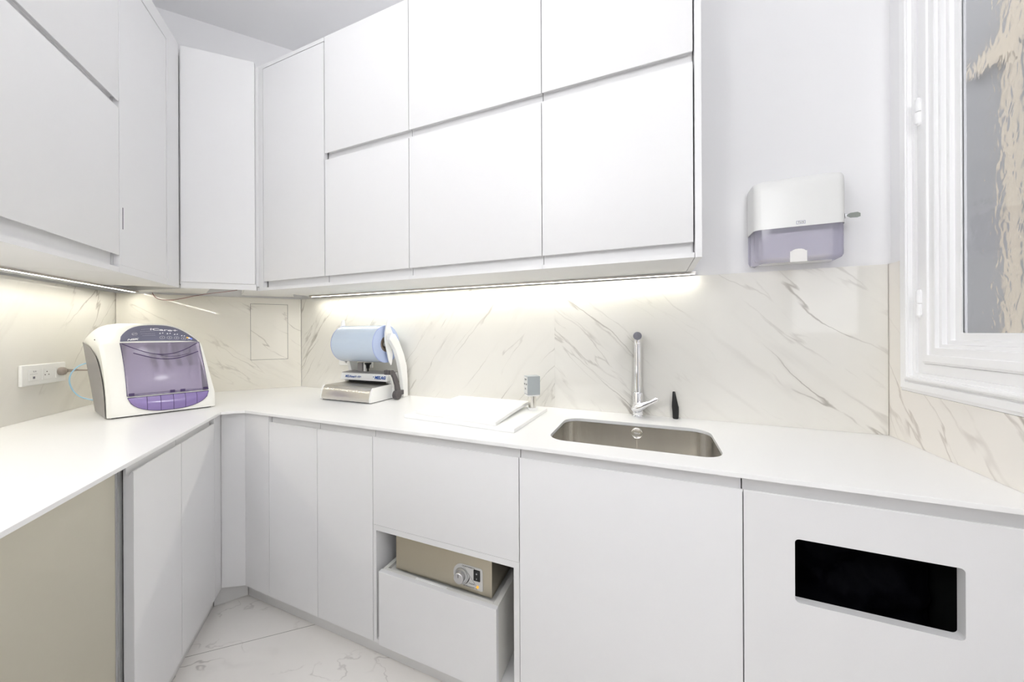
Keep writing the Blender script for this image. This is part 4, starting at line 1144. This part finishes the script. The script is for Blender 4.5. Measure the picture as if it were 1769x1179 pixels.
text('Tork', .0085, GREYINK, t, basis((w * .52, -D_ - .0006, .131), (1, 0, 0), (0, 0, 1)), 'logo_lettering', shear=.2)
b = MB(); lx, lz = w * .52, .131
for q in ((-.012, -.011, -.0045, .0055), (.0115, .0125, -.0045, .0055), (-.012, .0125, .0045, .0055), (-.012, .0125, -.0055, -.0045)): b.box(lx + q[0], lx + q[1], -D_ - .0006, -D_ + .001, lz + q[2], lz + q[3])
b.build('logo_frame', mat('lilac_ink', lin((150, 148, 176)), rough=.5, bump=.01), t)
kx = w
MB().lathe([(.009, 0), (.009, .0035), (.006, .0045), (0, .0045)], (kx - .0005, -.085 + .008, .142), 'x', 24).build('lock', ALUK, t, smooth=40)
b = MB(); ky, kz = -.077, .142
b.box(kx + .003, kx + .011, ky - .001, ky + .001, kz - .002, kz + .002)
pl = [(kx + .010, kz - .003), (kx + .010, kz + .005), (kx + .015, kz + .008), (kx + .034, kz + .009), (kx + .041, kz + .004), (kx + .041, kz - .006), (kx + .034, kz - .0085), (kx + .016, kz - .0075)]
b.extrude([(x, ky - .0011, z) for x, z in pl], (0, .0022, 0)); key = b.build('key', mat('nickel_key', lin((128, 132, 126)), rough=.45, metal=.5, bump=.02), t)

# ------------------------------------------------------------------ window
def wbox(b, y0, y1, x0, x1, z0, z1): b.box(x0, x1, y0, y1, z0, z1)
X = WR.x
win = struct(thing('window_1', None, None, (X, 0, 0)))
# local x = into the wall, negative = into the room
CY, CZ = 1.466, 1.094      # outer corner of the casing
FY, FZT = 0.235, 2.83
def frame_ring(b, off0, off1, x0, x1):
    """rectangular ring between two offsets from the casing's outer edge"""
    def loop(off, x): return [b.bm.verts.new((x, y, z)) for y, z in ((CY - off, CZ + off), (FY + off, CZ + off), (FY + off, FZT - off), (CY - off, FZT - off))]
    L_ = [loop(off0, x0), loop(off1, x0), loop(off1, x1), loop(off0, x1)]
    for a in range(4):
        for k in range(4): b.bm.faces.new((L_[a][k], L_[a][(k + 1) % 4], L_[(a + 1) % 4][(k + 1) % 4], L_[(a + 1) % 4][k]))
b = MB()
frame_ring(b, 0, .062, -.012, -.0005); frame_ring(b, .010, .030, -.020, -.011); frame_ring(b, .036, .052, -.022, -.011); frame_ring(b, .040, .048, -.026, -.021)
frame_ring(b, .0615, .0905, -.006, .06); frame_ring(b, .085, .0925, .0, .05)
b.build('casing', WOODPAINT, win, bevel=.002, seg=2)
b = MB()
frame_ring(b, .0915, .1385, -.012, .03); frame_ring(b, .097, .118, -.017, -.011)
b.build('window_sash', WOODPAINT, win, bevel=.002, seg=2)
b = MB(); frame_ring(b, .138, .1485, -.004, .03); frame_ring(b, .148, .1605, .006, .03); frame_ring(b, .160, .180, .0155, .03)
b.build('glazing_bead', WOODPAINT, win, bevel=.002, seg=2)
o_ = .1805
MB().box(.019, .024, FY + o_ - .004, CY - o_ + .004, CZ + o_ - .045 - .0, FZT - o_ + .004).build('pane', RIPPLE, win)
for zc_ in (1.235 + .125, 1.92):
    b = MB(); b.tube([(-.020, 1.372, zc_ - .040), (-.020, 1.372, zc_ - .034)], [.003, .0065], 14); b.tube([(-.020, 1.372, zc_ - .034), (-.020, 1.372, zc_ - .001)], .0068, 14)
    b.tube([(-.020, 1.372, zc_ + .001), (-.020, 1.372, zc_ + .036)], .0068, 14); b.tube([(-.020, 1.372, zc_ + .036), (-.020, 1.372, zc_ + .041)], [.0068, .003], 14)
    b.build('hinge', WOODPAINT, win, smooth=40)
# courtyard outside
b = MB(); b.box(2.2, 2.3, -2.0, 3.2, -1, 4.2); struct(b.build('wall_courtyard', EXTW))
b = MB(); b.box(1.70, 1.75, 2.555, 2.598, -1, 4.0); b.box(1.58, 2.19, 2.555, 2.598, 1.17, 1.205)
b.extrude([(1.58, 2.56, 2.60), (1.70, 2.56, 2.70), (1.70, 2.56, 2.84), (1.58, 2.56, 2.66)], (0, .035, 0))
b.extrude([(1.75, 2.56, 2.76), (1.95, 2.56, 3.0), (1.95, 2.56, 3.15), (1.75, 2.56, 2.90)], (0, .035, 0))
tag(b.build('stone_pier', EXTB), 'beige stone pier with a ledge, blurred behind the rippled glass', 'pier')
b = MB(); b.box(1.05, 2.3, 2.6, 2.7, -1, 4.0); struct(b.build('wall_courtyard_side', EXTW))

# parts that ride on other parts
def ride(child, par):
    c, p = bpy.data.objects.get(child), bpy.data.objects.get(par)
    if c and p and c.parent == p.parent: c.parent = p
_lv = [o.name for o in bpy.data.objects['sealing_machine'].children if o.name.startswith('lever')]
_main = [n for n in _lv if n.split('.')[0] == 'lever'][0]
for n in _lv:
    if n != _main: ride(n, _main)
for o in list(bpy.data.objects['sealing_machine'].children):
    if o.name.startswith(('head_lettering', 'head_top')): ride(o.name, 'sealing_head')
ride('guide_comb', 'sealing_slot'); ride('holder_pin', 'roll_arm')
for o in list(bpy.data.objects['ultrasonic_bath'].children):
    if o.name.startswith(('plate_', 'knob', 'power_switch', 'dial_mark', 'indicator_lamp')) and not o.name.startswith('knob_mark'): ride(o.name, 'control_plate')
_k = bpy.data.objects.get('knob_mark')
if _k: _k.parent = bpy.data.objects['control_plate']
for c in list(bpy.data.objects['power_switch'].children): c.parent = bpy.data.objects['control_plate']
for o in list(bpy.data.objects['sensor_box'].children):
    if o.name.startswith(('label_lettering', 'front_label', 'side_button')): ride(o.name, 'case')
ride('logo_lettering', 'cover'); ride('logo_frame', 'cover'); ride('lock', 'cover')
